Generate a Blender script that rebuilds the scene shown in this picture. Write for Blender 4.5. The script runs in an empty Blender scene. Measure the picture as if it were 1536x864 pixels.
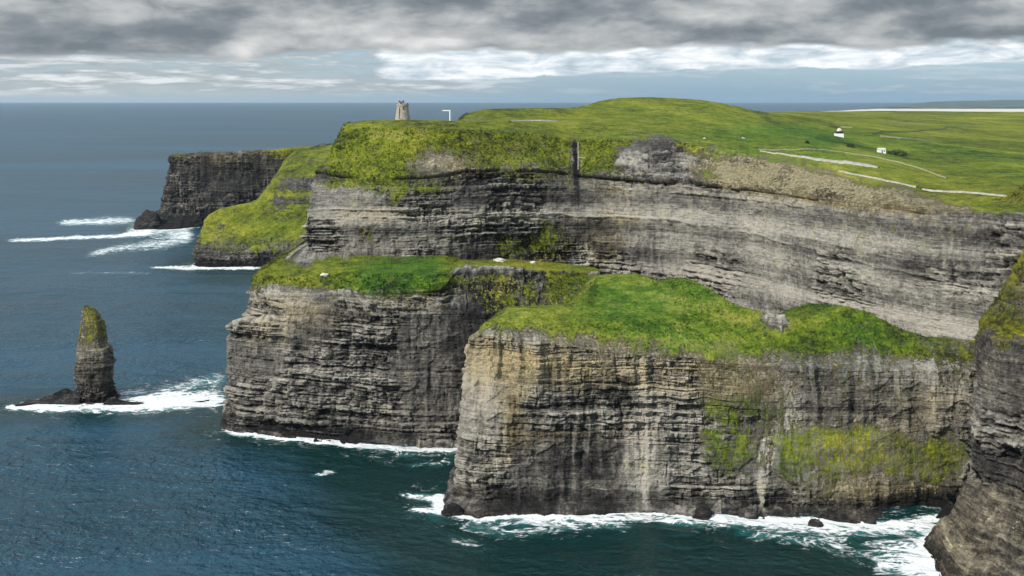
import bpy, bmesh, math, random
import numpy as np
from mathutils import Vector

random.seed(7)
R = math.radians
sc = bpy.context.scene
COL = sc.collection

# ------------------------------------------------------------------ camera
F_, H_, UC, VH = 1500.0, 206.0, 768.0, 149.0      # focal length in photo pixels, eye height (m), eye level row
PW, PH = 1536.0, 864.0
SEA_EDGE = 61800.0

def W(u, v, d):
    return np.array([(u - UC) / F_ * d, d, H_ - (v - VH) / F_ * d])

def sea_d(v):
    return H_ * F_ / (v - VH)

cam = bpy.data.cameras.new('camera')
cam.sensor_width = 36.0
cam.lens = F_ / PW * 36.0
cam.shift_y = -(PH / 2 - VH) / PW
cam.clip_start = 1.0
cam.clip_end = 400000.0
camo = bpy.data.objects.new('camera', cam)
COL.objects.link(camo)
camo.location = (0, 0, H_)
camo.rotation_euler = (R(90), 0, 0)
sc.camera = camo

# ------------------------------------------------------------------ noise
_rng = np.random.default_rng(11)
_T = _rng.random((64, 64, 64)).astype(np.float32)

def vn(x, y, z=0.0):
    x, y, z = np.broadcast_arrays(np.asarray(x, np.float32), np.asarray(y, np.float32), np.asarray(z, np.float32))
    xi = np.floor(x).astype(np.int32); yi = np.floor(y).astype(np.int32); zi = np.floor(z).astype(np.int32)
    fx = x - xi; fy = y - yi; fz = z - zi
    fx = fx * fx * (3 - 2 * fx); fy = fy * fy * (3 - 2 * fy); fz = fz * fz * (3 - 2 * fz)
    a = xi & 63; b = (xi + 1) & 63; c = yi & 63; d = (yi + 1) & 63; e = zi & 63; g = (zi + 1) & 63
    def l2(e_):
        p = _T[a, c, e_] * (1 - fx) + _T[b, c, e_] * fx
        q = _T[a, d, e_] * (1 - fx) + _T[b, d, e_] * fx
        return p * (1 - fy) + q * fy
    return l2(e) * (1 - fz) + l2(g) * fz

def fbm(x, y, z=0.0, oc=4, gain=0.5):
    """about -0.5 .. 0.5"""
    s = 0.0; a = 1.0; t = 0.0; k = 1.0
    for i in range(oc):
        s = s + a * (vn(np.asarray(x) * k + 17.3 * i, np.asarray(y) * k + 5.1 * i, np.asarray(z) * k + 9.7 * i) - 0.5)
        t += a; a *= gain; k *= 2.03
    return s / t

def ridge(x, y, z=0.0, oc=3):
    s = 0.0; a = 1.0; t = 0.0; k = 1.0
    for i in range(oc):
        n = vn(np.asarray(x) * k + 3.3 * i, np.asarray(y) * k + 7.7 * i, np.asarray(z) * k)
        s = s + a * (1 - np.abs(2 * n - 1)); t += a; a *= 0.5; k *= 2.1
    return s / t

def hsh(i, j, s=0):
    i = np.asarray(i).astype(np.int64); j = np.asarray(j).astype(np.int64)
    h = (i * 374761393 + j * 668265263 + s * 974634777 + 12345) & 0xffffffff
    h = ((h ^ (h >> 13)) * 1274126177) & 0xffffffff
    h = ((h ^ (h >> 16)) * 2246822519) & 0xffffffff
    return ((h ^ (h >> 15)) & 0xffffff).astype(np.float32) / float(0xffffff)

def sstep(a, b, x):
    t = np.clip((x - a) / (b - a), 0, 1)
    return t * t * (3 - 2 * t)

def pchip(x, y, xs):
    x = np.asarray(x, float); y = np.asarray(y, float)
    h = np.diff(x); dl = np.diff(y) / h
    m = np.zeros_like(y)
    m[0] = dl[0]; m[-1] = dl[-1]
    for i in range(1, len(x) - 1):
        if dl[i - 1] * dl[i] > 0:
            w1 = 2 * h[i] + h[i - 1]; w2 = h[i] + 2 * h[i - 1]
            m[i] = (w1 + w2) / (w1 / dl[i - 1] + w2 / dl[i])
    k = np.clip(np.searchsorted(x, xs) - 1, 0, len(x) - 2)
    t = np.clip((xs - x[k]) / h[k], 0, 1)
    return ((1 + 2 * t) * (1 - t) ** 2 * y[k] + t * (1 - t) ** 2 * h[k] * m[k]
            + t * t * (3 - 2 * t) * y[k + 1] + t * t * (t - 1) * h[k] * m[k + 1])

# ------------------------------------------------------------------ mesh helpers
def grid_faces(nr, ncol, wrap=False):
    r = np.arange(nr - 1)[:, None]
    c = np.arange(ncol if wrap else ncol - 1)[None, :]
    c2 = (c + 1) % ncol
    a = r * ncol + c; b = r * ncol + c2; d = (r + 1) * ncol + c; e = (r + 1) * ncol + c2
    return np.stack([a, b, e, d], -1).reshape(-1, 4)

def np_mesh(name, P, F, mat, attrs=None, smooth=True, parent=None):
    me = bpy.data.meshes.new(name)
    nv = len(P); nf = len(F); k = F.shape[1]
    me.vertices.add(nv); me.loops.add(nf * k); me.polygons.add(nf)
    me.vertices.foreach_set('co', np.ascontiguousarray(P, np.float32).ravel())
    me.loops.foreach_set('vertex_index', np.ascontiguousarray(F, np.int32).ravel())
    me.polygons.foreach_set('loop_start', np.arange(0, nf * k, k, dtype=np.int32))
    me.polygons.foreach_set('loop_total', np.full(nf, k, np.int32))
    me.polygons.foreach_set('use_smooth', np.full(nf, smooth, bool))
    me.update(calc_edges=True)
    if attrs:
        for n, v in attrs.items():
            at = me.attributes.new(n, 'FLOAT_COLOR', 'POINT')
            at.data.foreach_set('color', np.ascontiguousarray(v, np.float32).ravel())
    me.materials.append(mat)
    o = bpy.data.objects.new(name, me)
    COL.objects.link(o)
    o.parent = parent
    return o

def tag(o, label=None, cat=None, group=None, kind=None):
    for k, v in (('label', label), ('category', cat), ('group', group), ('kind', kind)):
        if v: o[k] = v
    return o

def empty(name, loc, rz=0.0):
    e = bpy.data.objects.new(name, None)
    e.empty_display_size = 1.0
    COL.objects.link(e)
    e.location = loc
    e.rotation_euler = (0, 0, rz)
    return e

def bm_obj(name, bm, mat, parent=None, smooth=False):
    me = bpy.data.meshes.new(name)
    bmesh.ops.recalc_face_normals(bm, faces=bm.faces)
    if smooth:
        for f in bm.faces: f.smooth = True
    bm.to_mesh(me); bm.free()
    me.materials.append(mat)
    o = bpy.data.objects.new(name, me)
    COL.objects.link(o)
    o.parent = parent
    return o

def add_box(bm, x0, x1, y0, y1, z0, z1):
    vs = [bm.verts.new(p) for p in ((x0, y0, z0), (x1, y0, z0), (x1, y1, z0), (x0, y1, z0),
                                    (x0, y0, z1), (x1, y0, z1), (x1, y1, z1), (x0, y1, z1))]
    for q in ((0, 3, 2, 1), (4, 5, 6, 7), (0, 1, 5, 4), (1, 2, 6, 5), (2, 3, 7, 6), (3, 0, 4, 7)):
        bm.faces.new([vs[i] for i in q])

# ------------------------------------------------------------------ shader helpers
class X:
    """value in a node tree with arithmetic"""
    def __init__(s, nt, sock): s.nt = nt; s.k = sock
    def _m(s, op, *a, clamp=False):
        n = s.nt.nodes.new('ShaderNodeMath'); n.operation = op; n.use_clamp = clamp
        for i, v in enumerate((s,) + a):
            if isinstance(v, X): s.nt.links.new(v.k, n.inputs[i])
            else: n.inputs[i].default_value = float(v)
        return X(s.nt, n.outputs[0])
    def __add__(s, o): return s._m('ADD', o)
    __radd__ = __add__
    def __sub__(s, o): return s._m('SUBTRACT', o)
    def __rsub__(s, o): return (s * -1.0) + o
    def __mul__(s, o): return s._m('MULTIPLY', o)
    __rmul__ = __mul__
    def __truediv__(s, o): return s._m('DIVIDE', o)
    def clamp(s): return s._m('ADD', 0.0, clamp=True)
    def step(s, a, b):
        n = s.nt.nodes.new('ShaderNodeMapRange'); n.interpolation_type = 'SMOOTHSTEP'
        s.nt.links.new(s.k, n.inputs[0])
        for i, v in ((1, a), (2, b)):
            if isinstance(v, X): s.nt.links.new(v.k, n.inputs[i])
            else: n.inputs[i].default_value = v
        n.inputs[3].default_value = 0.0; n.inputs[4].default_value = 1.0
        return X(s.nt, n.outputs[0])

def comb(nt, x, y, z):
    n = nt.nodes.new('ShaderNodeCombineXYZ')
    for i, v in enumerate((x, y, z)):
        if isinstance(v, X): nt.links.new(v.k, n.inputs[i])
        else: n.inputs[i].default_value = v
    return X(nt, n.outputs[0])

def sep(nt, v):
    n = nt.nodes.new('ShaderNodeSeparateXYZ'); nt.links.new(v.k, n.inputs[0])
    return [X(nt, n.outputs[i]) for i in range(3)]

def noise(nt, vec, scale=1.0, detail=4.0, rough=0.55, dist=0.0):
    n = nt.nodes.new('ShaderNodeTexNoise')
    nt.links.new(vec.k, n.inputs['Vector'])
    n.inputs['Scale'].default_value = scale; n.inputs['Detail'].default_value = detail
    n.inputs['Roughness'].default_value = rough; n.inputs['Distortion'].default_value = dist
    return X(nt, n.outputs['Fac'])

def vscale(nt, vec, s):
    n = nt.nodes.new('ShaderNodeVectorMath'); n.operation = 'MULTIPLY'
    nt.links.new(vec.k, n.inputs[0]); n.inputs[1].default_value = s
    return X(nt, n.outputs[0])

def mixc(nt, f, a, b, mode='MIX'):
    n = nt.nodes.new('ShaderNodeMix'); n.data_type = 'RGBA'; n.blend_type = mode
    for i, v in ((0, f), (6, a), (7, b)):
        if isinstance(v, X): nt.links.new(v.k, n.inputs[i])
        elif i == 0: n.inputs[0].default_value = v
        else: n.inputs[i].default_value = (*v, 1.0)
    return X(nt, n.outputs[2])

def ramp(nt, f, stops):
    n = nt.nodes.new('ShaderNodeValToRGB'); e = n.color_ramp.elements
    nt.links.new(f.k, n.inputs[0])
    e[0].position, e[0].color = stops[0][0], (*stops[0][1], 1)
    e[1].position, e[1].color = stops[-1][0], (*stops[-1][1], 1)
    for p, c in stops[1:-1]:
        q = e.new(p); q.color = (*c, 1)
    return X(nt, n.outputs[0])

def new_mat(name, rough=0.85):
    m = bpy.data.materials.new(name); m.use_nodes = True
    nt = m.node_tree; b = nt.nodes['Principled BSDF']
    b.inputs['Roughness'].default_value = rough
    return m, nt, b

def bump(nt, b, h, strength, dist):
    n = nt.nodes.new('ShaderNodeBump')
    n.inputs['Strength'].default_value = strength; n.inputs['Distance'].default_value = dist
    nt.links.new(h.k, n.inputs['Height']); nt.links.new(n.outputs[0], b.inputs['Normal'])

def pos(nt):
    n = nt.nodes.new('ShaderNodeNewGeometry'); return X(nt, n.outputs['Position'])

def attr(nt, name):
    n = nt.nodes.new('ShaderNodeAttribute'); n.attribute_name = name
    s = nt.nodes.new('ShaderNodeSeparateColor'); nt.links.new(n.outputs['Color'], s.inputs[0])
    return [X(nt, s.outputs[i]) for i in range(3)] + [X(nt, n.outputs['Alpha'])]

# ------------------------------------------------------------------ materials
def cliff_material():
    m, nt, b = new_mat('layered_rock_and_grass', 0.9)
    P = pos(nt)
    g, viv, tone, och = attr(nt, 'm')
    strata = noise(nt, vscale(nt, P, (0.035, 0.035, 0.75)), 1.0, 5.0, 0.65, 0.5)
    fine = noise(nt, vscale(nt, P, (0.12, 0.12, 2.0)), 1.0, 3.0, 0.6)
    streak = noise(nt, vscale(nt, P, (0.34, 0.34, 0.05)), 1.0, 5.0, 0.65, 1.2)
    big = noise(nt, P, 0.022, 3.0, 0.55)
    grain = noise(nt, P, 0.75, 5.0, 0.7)
    vor = nt.nodes.new('ShaderNodeTexVoronoi'); vor.feature = 'DISTANCE_TO_EDGE'
    wp = nt.nodes.new('ShaderNodeVectorMath'); wp.operation = 'ADD'
    nz = nt.nodes.new('ShaderNodeTexNoise'); nt.links.new(P.k, nz.inputs['Vector']); nz.inputs['Scale'].default_value = 0.3; nz.inputs['Detail'].default_value = 3
    sc3 = vscale(nt, X(nt, nz.outputs['Color']), (1.2, 1.2, 1.2)); pp = vscale(nt, P, (0.28, 0.28, 0.62))
    nt.links.new(pp.k, wp.inputs[0]); nt.links.new(sc3.k, wp.inputs[1]); nt.links.new(wp.outputs[0], vor.inputs['Vector'])
    mid = noise(nt, P, 0.22, 4.0, 0.62, 0.8)
    crack = X(nt, vor.outputs['Distance']).step(0.0, 0.16)
    t = tone + (strata - 0.5) * 0.65 + (fine - 0.5) * 0.55 + (streak - 0.5) * 0.40 + (big - 0.5) * 0.50 + (mid - 0.5) * 0.75 + (grain - 0.5) * 0.65
    rock = ramp(nt, t, [(0.0, (0.020, 0.019, 0.018)), (0.25, (0.062, 0.058, 0.054)), (0.45, (0.152, 0.144, 0.129)),
                        (0.65, (0.300, 0.283, 0.246)), (0.85, (0.48, 0.455, 0.40)), (1.0, (0.62, 0.58, 0.50))])
    warm = mixc(nt, 1.0, rock, (1.16, 1.0, 0.64), 'MULTIPLY')
    ochf = (och + (big - 0.5) * 0.5 + (streak - 0.5) * 0.5).step(0.15, 0.95)
    rock = mixc(nt, ochf, rock, warm)
    lich = (noise(nt, P, 0.11, 5.0, 0.65) + (streak - 0.5) * 0.5).step(0.56, 0.74) * 0.5
    rock = mixc(nt, lich, rock, mixc(nt, 1.0, rock, (1.03, 1.06, 0.66), 'MULTIPLY'))
    # grass: olive through yellow green to vivid, with brown dead patches
    gl = noise(nt, P, 0.045, 4.0, 0.6)
    gf = noise(nt, vscale(nt, P, (0.6, 0.6, 0.45)), 1.0, 5.0, 0.72)
    gm2 = noise(nt, P, 0.16, 4.0, 0.65)
    gx = noise(nt, vscale(nt, P, (0.007, 0.0035, 0.02)), 1.0, 4.0, 0.6, 1.0)
    gt = ((gx - 0.5) * 0.62 + (gl - 0.5) * 0.38 + (gf - 0.5) * 0.62 + (gm2 - 0.5) * 0.50) + 0.5
    olive = ramp(nt, gt, [(0.34, (0.030, 0.032, 0.007)), (0.45, (0.122, 0.126, 0.010)), (0.55, (0.215, 0.218, 0.011)), (0.67, (0.33, 0.29, 0.045))])
    green = ramp(nt, gt, [(0.34, (0.014, 0.036, 0.005)), (0.45, (0.042, 0.110, 0.007)), (0.55, (0.088, 0.180, 0.009)), (0.67, (0.24, 0.26, 0.05))])
    gc = mixc(nt, viv, olive, green)
    brown = ramp(nt, gf, [(0.3, (0.060, 0.049, 0.029)), (0.5, (0.165, 0.143, 0.083)), (0.7, (0.275, 0.245, 0.145))])
    edge = 1.0 - ((g - 0.5)._m('ABSOLUTE') * 3.0).clamp()
    bf = (och + edge * 0.45 + (gl - 0.5) * 0.9 + (gf - 0.5) * 0.8).step(0.40, 0.85)
    dry = noise(nt, P, 0.085, 6.0, 0.68, 0.6).step(0.54, 0.68) * 0.42
    gc = mixc(nt, dry, gc, mixc(nt, gf, (0.14, 0.12, 0.035), (0.30, 0.26, 0.11)))
    gc = mixc(nt, bf, gc, brown)
    gm = (g + (gf - 0.5) * 1.9 + (streak - 0.5) * 1.3 + (strata - 0.5) * 0.45 + (gm2 - 0.5) * 0.5).step(0.38, 0.60)
    gn = nt.nodes.new('ShaderNodeNewGeometry')
    nzs = sep(nt, X(nt, gn.outputs['True Normal']))[2]._m('ABSOLUTE')
    thin = nzs.step(0.62, 0.25) * (1.0 - (gf * 0.45 + streak * 0.55).step(0.42, 0.56)) * (1.0 - (g - 0.7).clamp() * 1.2)
    gm = gm * (1.0 - thin * 0.8)
    nt.links.new(mixc(nt, gm, rock, gc).k, b.inputs['Base Color'])
    hr = strata * 1.2 + fine * 0.8 + streak * 0.9 + grain * 0.8 + mid * 2.6 + crack * 0.8
    hg = (gf * 2.6 + gm2 * 2.6) * (1.0 - bf * 0.85)
    h = hr * (1.0 - gm) + hg * gm
    bump(nt, b, h, 0.9, 1.3)
    b.inputs['Specular IOR Level'].default_value = 0.15
    return m

def sea_material():
    m, nt, b = new_mat('sea_water', 0.2)
    P = pos(nt)
    foam, teal, rip, _ = attr(nt, 'm')
    n1 = noise(nt, vscale(nt, P, (0.11, 0.15, 0.1)), 1.0, 6.0, 0.66, 0.8)
    n2 = noise(nt, vscale(nt, P, (0.028, 0.055, 0.1)), 1.0, 6.0, 0.62, 2.2)
    n5 = noise(nt, vscale(nt, P, (0.05, 0.085, 0.1)), 1.0, 5.0, 0.6, 2.5)
    fil = 1.0 - ((n5 - 0.5)._m('ABSOLUTE') * 9.0).clamp()
    fil2 = 1.0 - ((n2 - 0.5)._m('ABSOLUTE') * 11.0).clamp()
    n3 = noise(nt, vscale(nt, P, (0.0005, 0.0022, 0.1)), 1.0, 4.0, 0.55)
    col = mixc(nt, teal, (0.0085, 0.038, 0.056), (0.0008, 0.017, 0.016))  # teal: inshore water colour plus the cliff reflection painted into the coves
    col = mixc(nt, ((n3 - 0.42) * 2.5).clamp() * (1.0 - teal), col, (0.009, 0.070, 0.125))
    milk = (foam * 1.1 + (n2 - 0.5) * 1.2).step(0.10, 1.1)
    col = mixc(nt, milk * 0.6, col, (0.040, 0.21, 0.20))
    ff = (foam + (n1 - 0.5) * 1.5 + (n2 - 0.5) * 1.0 + (fil + fil2 - 0.75) * 0.45).step(0.54, 0.98)
    col = mixc(nt, ff * 0.94, col, (0.68, 0.70, 0.70))
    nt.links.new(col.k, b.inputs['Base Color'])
    b.inputs['IOR'].default_value = 1.333
    wind = noise(nt, vscale(nt, P, (0.0035, 0.011, 0.1)), 1.0, 4.0, 0.6, 1.0).step(0.35, 0.65)
    rip = rip * (0.45 + wind * 0.75)
    nt.links.new((ff * 0.5 + 0.40 - rip * 0.24).k, b.inputs['Roughness'])
    w1 = noise(nt, vscale(nt, P, (0.20, 0.25, 0.1)), 1.0, 3.0, 0.6, 0.5)
    w2 = noise(nt, vscale(nt, P, (0.05, 0.085, 0.1)), 1.0, 3.0, 0.6, 0.4)
    bump(nt, b, (w1 * 2.0 + w2 * 2.6) * rip * (1.0 - teal * 0.45) + n1 * ff * 0.5, 1.0, 2.6)
    b.inputs['Specular IOR Level'].default_value = 0.5
    return m

def flat_mat(name, c, rough=0.8, var=0.25, scale=0.6):
    m, nt, b = new_mat(name, rough)
    n = noise(nt, pos(nt), scale, 5.0, 0.65)
    nt.links.new(ramp(nt, n, [(0.3, tuple(x * (1 - var) for x in c)), (0.7, tuple(min(1, x * (1 + var)) for x in c))]).k, b.inputs['Base Color'])
    bump(nt, b, n, 0.4, 0.2)
    return m

CLIFF = cliff_material()
SEA = sea_material()
M_PATH = flat_mat('pale_gravel', (0.29, 0.27, 0.22), 0.9, 0.35, 0.35)
M_STONE = flat_mat('weathered_stone', (0.30, 0.275, 0.225), 0.9, 0.45, 0.8)
M_DARK = flat_mat('dark_opening', (0.02, 0.022, 0.02), 0.7, 0.2)
M_WHITE = flat_mat('white_paint', (0.80, 0.80, 0.78), 0.6, 0.06)
M_LIME = flat_mat('pale_limestone', (0.44, 0.42, 0.36), 0.9, 0.4, 0.5)
M_SLATE = flat_mat('slate_roof', (0.09, 0.095, 0.10), 0.6, 0.3)
M_BUSH = flat_mat('gorse_leaves', (0.035, 0.06, 0.012), 0.8, 0.5, 1.5)
M_WALLST = flat_mat('field_stone', (0.20, 0.20, 0.11), 0.9, 0.35, 0.5)
M_FAR = flat_mat('far_mountain', (0.05, 0.07, 0.05), 0.95, 0.3, 0.002)

# ------------------------------------------------------------------ landforms
SHORES = []
TUFTS = []

def rock_field(S, z, seed, amp=1.0, vert=0.4):
    """bedded, jointed rock: returns outward offset in metres and a tone offset; vert = fluted rather than bedded"""
    S = S + 91.7 * seed
    zw = z + 0.012 * S + 5.0 * fbm(S / 45, z / 60, seed, 3) + 1.6 * fbm(S / 9, z / 7, seed + 3, 3)
    bed = (1.0 - 0.45 * vert) * (0.35 + 1.3 * sstep(0.35, 0.65, vn(S / 38, z / 22, seed + 11)))
    d = 8.0 * fbm(S / 60, z / 160, seed + 1, 3)
    Sw = S + 5 * fbm(S / 20, z / 25, seed + 2, 3)
    d = d + (2.0 + 3.2 * vert) * (ridge(Sw / 15, z / 80, seed + 5, 3) - 0.55)
    d = d + (0.7 + 3.0 * vert) * (ridge(Sw / 6.0, z / 34, seed + 15, 3) - 0.55)
    q = 7.0 * fbm(S / 12, z / 13, seed + 8, 5, 0.6); qf = np.floor(q)
    d = d + 0.62 * (qf + sstep(0.32, 0.68, q - qf))
    # slabs split off the face along slanting joints
    a1 = S * 0.8 + z * 0.55; a2 = z * 0.75 - S * 0.35
    k1 = np.floor((a1 + 5 * fbm(S / 14, z / 14, seed + 31, 3)) / 11.0); k2 = np.floor((a2 + 4 * fbm(S / 10, z / 12, seed + 33, 3)) / 7.0)
    hs = hsh(k1, k2, seed + 50) - 0.5
    d = d + (0.5 + 0.9 * vert) * hs * sstep(0.4, 0.65, vn(S / 30, z / 25, seed + 77))
    tn = 0.0
    for n, (T, A, wide) in enumerate(((9.0, 2.0, 2.2), (3.4, 1.9, 1.8), (1.5, 1.0, 2.2), (0.8, 0.45, 2.6))):
        zz = zw / T + 0.55 * (vn(zw / T * 0.73, seed + n * 3.1, S / 120) - 0.5)
        k = np.floor(zz); fz = zz - k
        hk = hsh(k, 7 + n, seed)
        w = T * wide * (0.6 + 0.9 * hk)
        ss = (S + 3.0 * fbm(S / 6, z / 5, seed, 2)) / w + hsh(k, 31 + n, seed) * 9
        j = np.floor(ss); fs = ss - j
        hb = hsh(j, k + 1000 * n, seed + 2)
        d = d + A * bed * (0.8 * (hk - 0.5) + 1.0 * (hb - 0.5))
        groove = np.minimum(sstep(0.0, 0.16, fz) * sstep(0.0, 0.10, 1 - fz), sstep(0.0, 0.07, fs))
        d = d - A * bed * 0.5 * (1 - groove)
        tn = tn + bed * ((hk - 0.5) * (0.10, 0.16, 0.18, 0.12)[n] + (hb - 0.5) * (0.14, 0.22, 0.24, 0.20)[n])
    tn = tn + 0.22 * vert * hs
    # mineral streaks running down the face
    sk = vn(Sw / 2.4, z / 22, seed + 21) * 0.6 + vn(Sw / 1.0, z / 8, seed + 22) * 0.4
    run = sstep(0.42, 0.7, vn(S / 17, z / 30, seed + 23))
    tn = tn + (0.25 + 0.35 * vert) * run * (sk - 0.45) + 0.25 * vert * (ridge(Sw / 5.0, z / 34, seed + 15, 3) - 0.5)
    return d * amp, tn

def blobs(P, spec):
    """world space ragged patches; spec (u, v, d, ru, rv, value): centre and half size as seen from the viewpoint"""
    out = np.zeros(P.shape[:-1], np.float32)
    for n, (u, v, d, ru, rv, val) in enumerate(spec):
        c = W(u, v, d); rx = ru * d / F_; rz = rv * d / F_
        q = P - c
        sel = (np.abs(q[..., 0]) < 3 * rx) & (np.abs(q[..., 2]) < 3 * rz) & (np.abs(q[..., 1]) < 3 * (2.5 * rx + 30))
        q = q[sel]
        if not len(q): continue
        a, b = q[:, 0] / rx, q[:, 2] / rz
        wx = fbm(a * 1.3 + n, b * 1.3, n * 3.7, 4, 0.65); wz = fbm(a * 1.5 + 9, b * 1.5 + n, n * 1.9, 4, 0.65)
        k = (a + 1.7 * wx) ** 2 + (b + 1.7 * wz) ** 2 + (q[:, 1] / (2.5 * rx + 30)) ** 2
        out[sel] += val * np.exp(-k)
    return out

def row_pts(row, cs):
    c, p = [], []
    for e in row:
        if len(e) == 2: e = (e[0], e[0], e[1], None)
        elif len(e) == 3:
            # (u, v, d) or (c, u, v) at sea level when the third value is a pixel row
            e = (e[0], e[0], e[1], e[2])
        cc, u, v, d = e
        if d is None: d = sea_d(v)
        c.append(cc); p.append(W(u, v, d))
    p = np.array(p)
    return np.stack([pchip(c, p[:, i], cs) for i in range(3)], -1)

def blur_rows(A, it, wgt=0.25):
    for _ in range(it):
        B = A.copy()
        B[1:-1] = A[1:-1] * (1 - 2 * wgt) + wgt * (A[:-2] + A[2:])
        A = B
    return A

def loft(name, rows, seed, c0, c1, ncol, segs, grass, amp=1.0, viv=0.3, paint=None, gpaint=None, ochp=None, vivp=None,
         tone0=0.42, soft=2, shore=1, gamp=1.0, tide=7.0, och0=0.1, tone_top=None, vert=0.4, lips=(), tufts=0, gsmooth=0.0, tamp=1.0):
    cs = np.linspace(c0, c1, ncol)
    RP = [r if isinstance(r, np.ndarray) else row_pts(r, cs) for r in rows]
    if shore is not None: SHORES.append(RP[shore][:, :2].copy())
    L, G = [], []
    for i in range(len(RP) - 1):
        n = segs[i]
        t = (np.arange(n) / n)[:, None, None]
        L.append(RP[i][None] * (1 - t) + RP[i + 1][None] * t)
        G.append(np.broadcast_to(grass[i] * (1 - t[:, :, 0]) + grass[i + 1] * t[:, :, 0], (n, ncol)))
    L.append(RP[-1][None]); G.append(np.full((1, ncol), grass[-1]))
    P = np.concatenate(L); g = np.concatenate(G).astype(np.float32)
    P = blur_rows(P, soft)
    mid = RP[min(len(RP) - 1, 3)]
    S = np.concatenate([[0], np.cumsum(np.linalg.norm(np.diff(mid[:, :2], axis=0), axis=1))])[None, :] + 0 * P[..., 0]
    def normals(P):
        dc = np.gradient(P, axis=1); dr = np.gradient(P, axis=0)
        n = np.cross(dc, dr)
        return n / (np.linalg.norm(n, axis=-1, keepdims=True) + 1e-9)
    N = normals(P)
    for _ in range(4):
        N[1:-1] = (N[:-2] + 2 * N[1:-1] + N[2:]) / 4
        N[:, 1:-1] = (N[:, :-2] + 2 * N[:, 1:-1] + N[:, 2:]) / 4
    N /= np.linalg.norm(N, axis=-1, keepdims=True) + 1e-9
    z = P[..., 2]
    x, y = P[..., 0], P[..., 1]
    if gpaint: g = g + blobs(P, gpaint)
    g = g + 1.0 * fbm(S / 22, z / 16, seed + 20 + y / 60, 4) + 0.5 * fbm(S / 5, z / 6, seed + 40, 3)
    g = g + 0.30 * vert * (vn(S / 2.2, z / 26, seed + 90) - 0.5) * sstep(1.0, 0.6, g) * sstep(-0.3, 0.1, g)
    gm = sstep(0.38, 0.62, g)
    d, tn = rock_field(S, z, seed, amp, vert)
    far = np.clip(y / 900, 0.6, 2.0)
    gsm = 1 - gsmooth * sstep(0.80, 0.97, N[..., 2])
    ga = gamp * gsm * (2.2 * fbm(x / 30, y / 30, z / 18 + seed, 3) + 1.5 * fbm(x / 7, y / 7, z / 5 + seed, 3) + 0.5 * fbm(x / 2.2, y / 2.2, z / 2 + seed, 2))
    rockd = d * (0.35 + 0.65 * np.clip(1.2 - np.abs(N[..., 2]), 0, 1))
    D = rockd * (1 - gm) + (0.3 * rockd + ga) * gm
    ri = np.concatenate([[0], np.cumsum(segs)])
    ir = np.arange(P.shape[0])[:, None]
    for (k, wob, out, inn, dark) in lips:
        o_ = ir - ri[k] - wob * fbm(S / 30, 0 * S, seed + k, 3)
        on = sstep(0.3, 0.5, vn(S / 25, 3.3 * k, seed) + 0.2)
        D = D + on * (out * np.exp(-((o_ - 2.2) / 2.0) ** 2) - inn * np.exp(-((o_ + 1.6) / 1.6) ** 2))
    D = D * sstep(0, 0.03, np.linspace(1, 0, P.shape[0]))[:, None]
    P = P + N * D[..., None]
    tone = tone0 + tn * tamp + 0.35 * fbm(S / 35, z / 28, seed + 60, 3)
    if tone_top is not None: tone = tone + tone_top(z)
    for (k, wob, out, inn, dark) in lips:
        o_ = ir - ri[k] - wob * fbm(S / 30, 0 * S, seed + k, 3)
        tone = tone + dark * np.exp(-((o_ - 1.5) / 2.0) ** 2)
    if paint: tone = tone + blobs(P, paint)
    tone = tone - 0.36 * sstep(tide + 5, tide - 3, z + 6 * fbm(S / 12, z / 20, seed + 70, 3))
    oc = np.full_like(tone, och0)
    if ochp: oc = oc + blobs(P, ochp)
    vv = np.full_like(tone, viv) + 0.5 * fbm(x / 60, y / 60, z / 40, 3)
    if vivp: vv = vv + blobs(P, vivp)
    A = np.stack([np.clip(g, -0.3, 1.4), np.clip(vv, 0, 1), tone, oc], -1).reshape(-1, 4)
    o = np_mesh(name, P.reshape(-1, 3), grid_faces(P.shape[0], ncol), CLIFF, {'m': A})
    tag(o, kind='structure')
    if tufts:
        ok = np.nonzero((N[..., 2].ravel() > 0.3) & (N[..., 2].ravel() < 0.975 - 0.045 * (gsmooth > 0)) & (oc.ravel() < 0.45) & (gm.ravel() > 0.6) & (P[..., 1].ravel() < 1000) & (P[..., 2].ravel() > 5))[0]
        q = np.sqrt(np.linalg.norm(np.cross(np.gradient(P, axis=1), np.gradient(P, axis=0)), axis=-1)).ravel()[ok]
        pr = q ** 2; pr /= pr.sum()
        ch = np.random.default_rng(seed).choice(ok, size=tufts, p=pr)
        TUFTS.append((P.reshape(-1, 3)[ch], N.reshape(-1, 3)[ch], A[ch]))
    return o

def under(row, cs, dz=-9.0, dy=-2.0):
    return row_pts(row, cs) + np.array([0, dy, dz])

def back(row, cs, dy, dz):
    return row_pts(row, cs) + np.array([0, dy, dz])

def trim_shore(n): SHORES[-1] = SHORES[-1][n:]

def S_(c, u, v): return (c, u, v, None)      # point on the waterline

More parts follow.
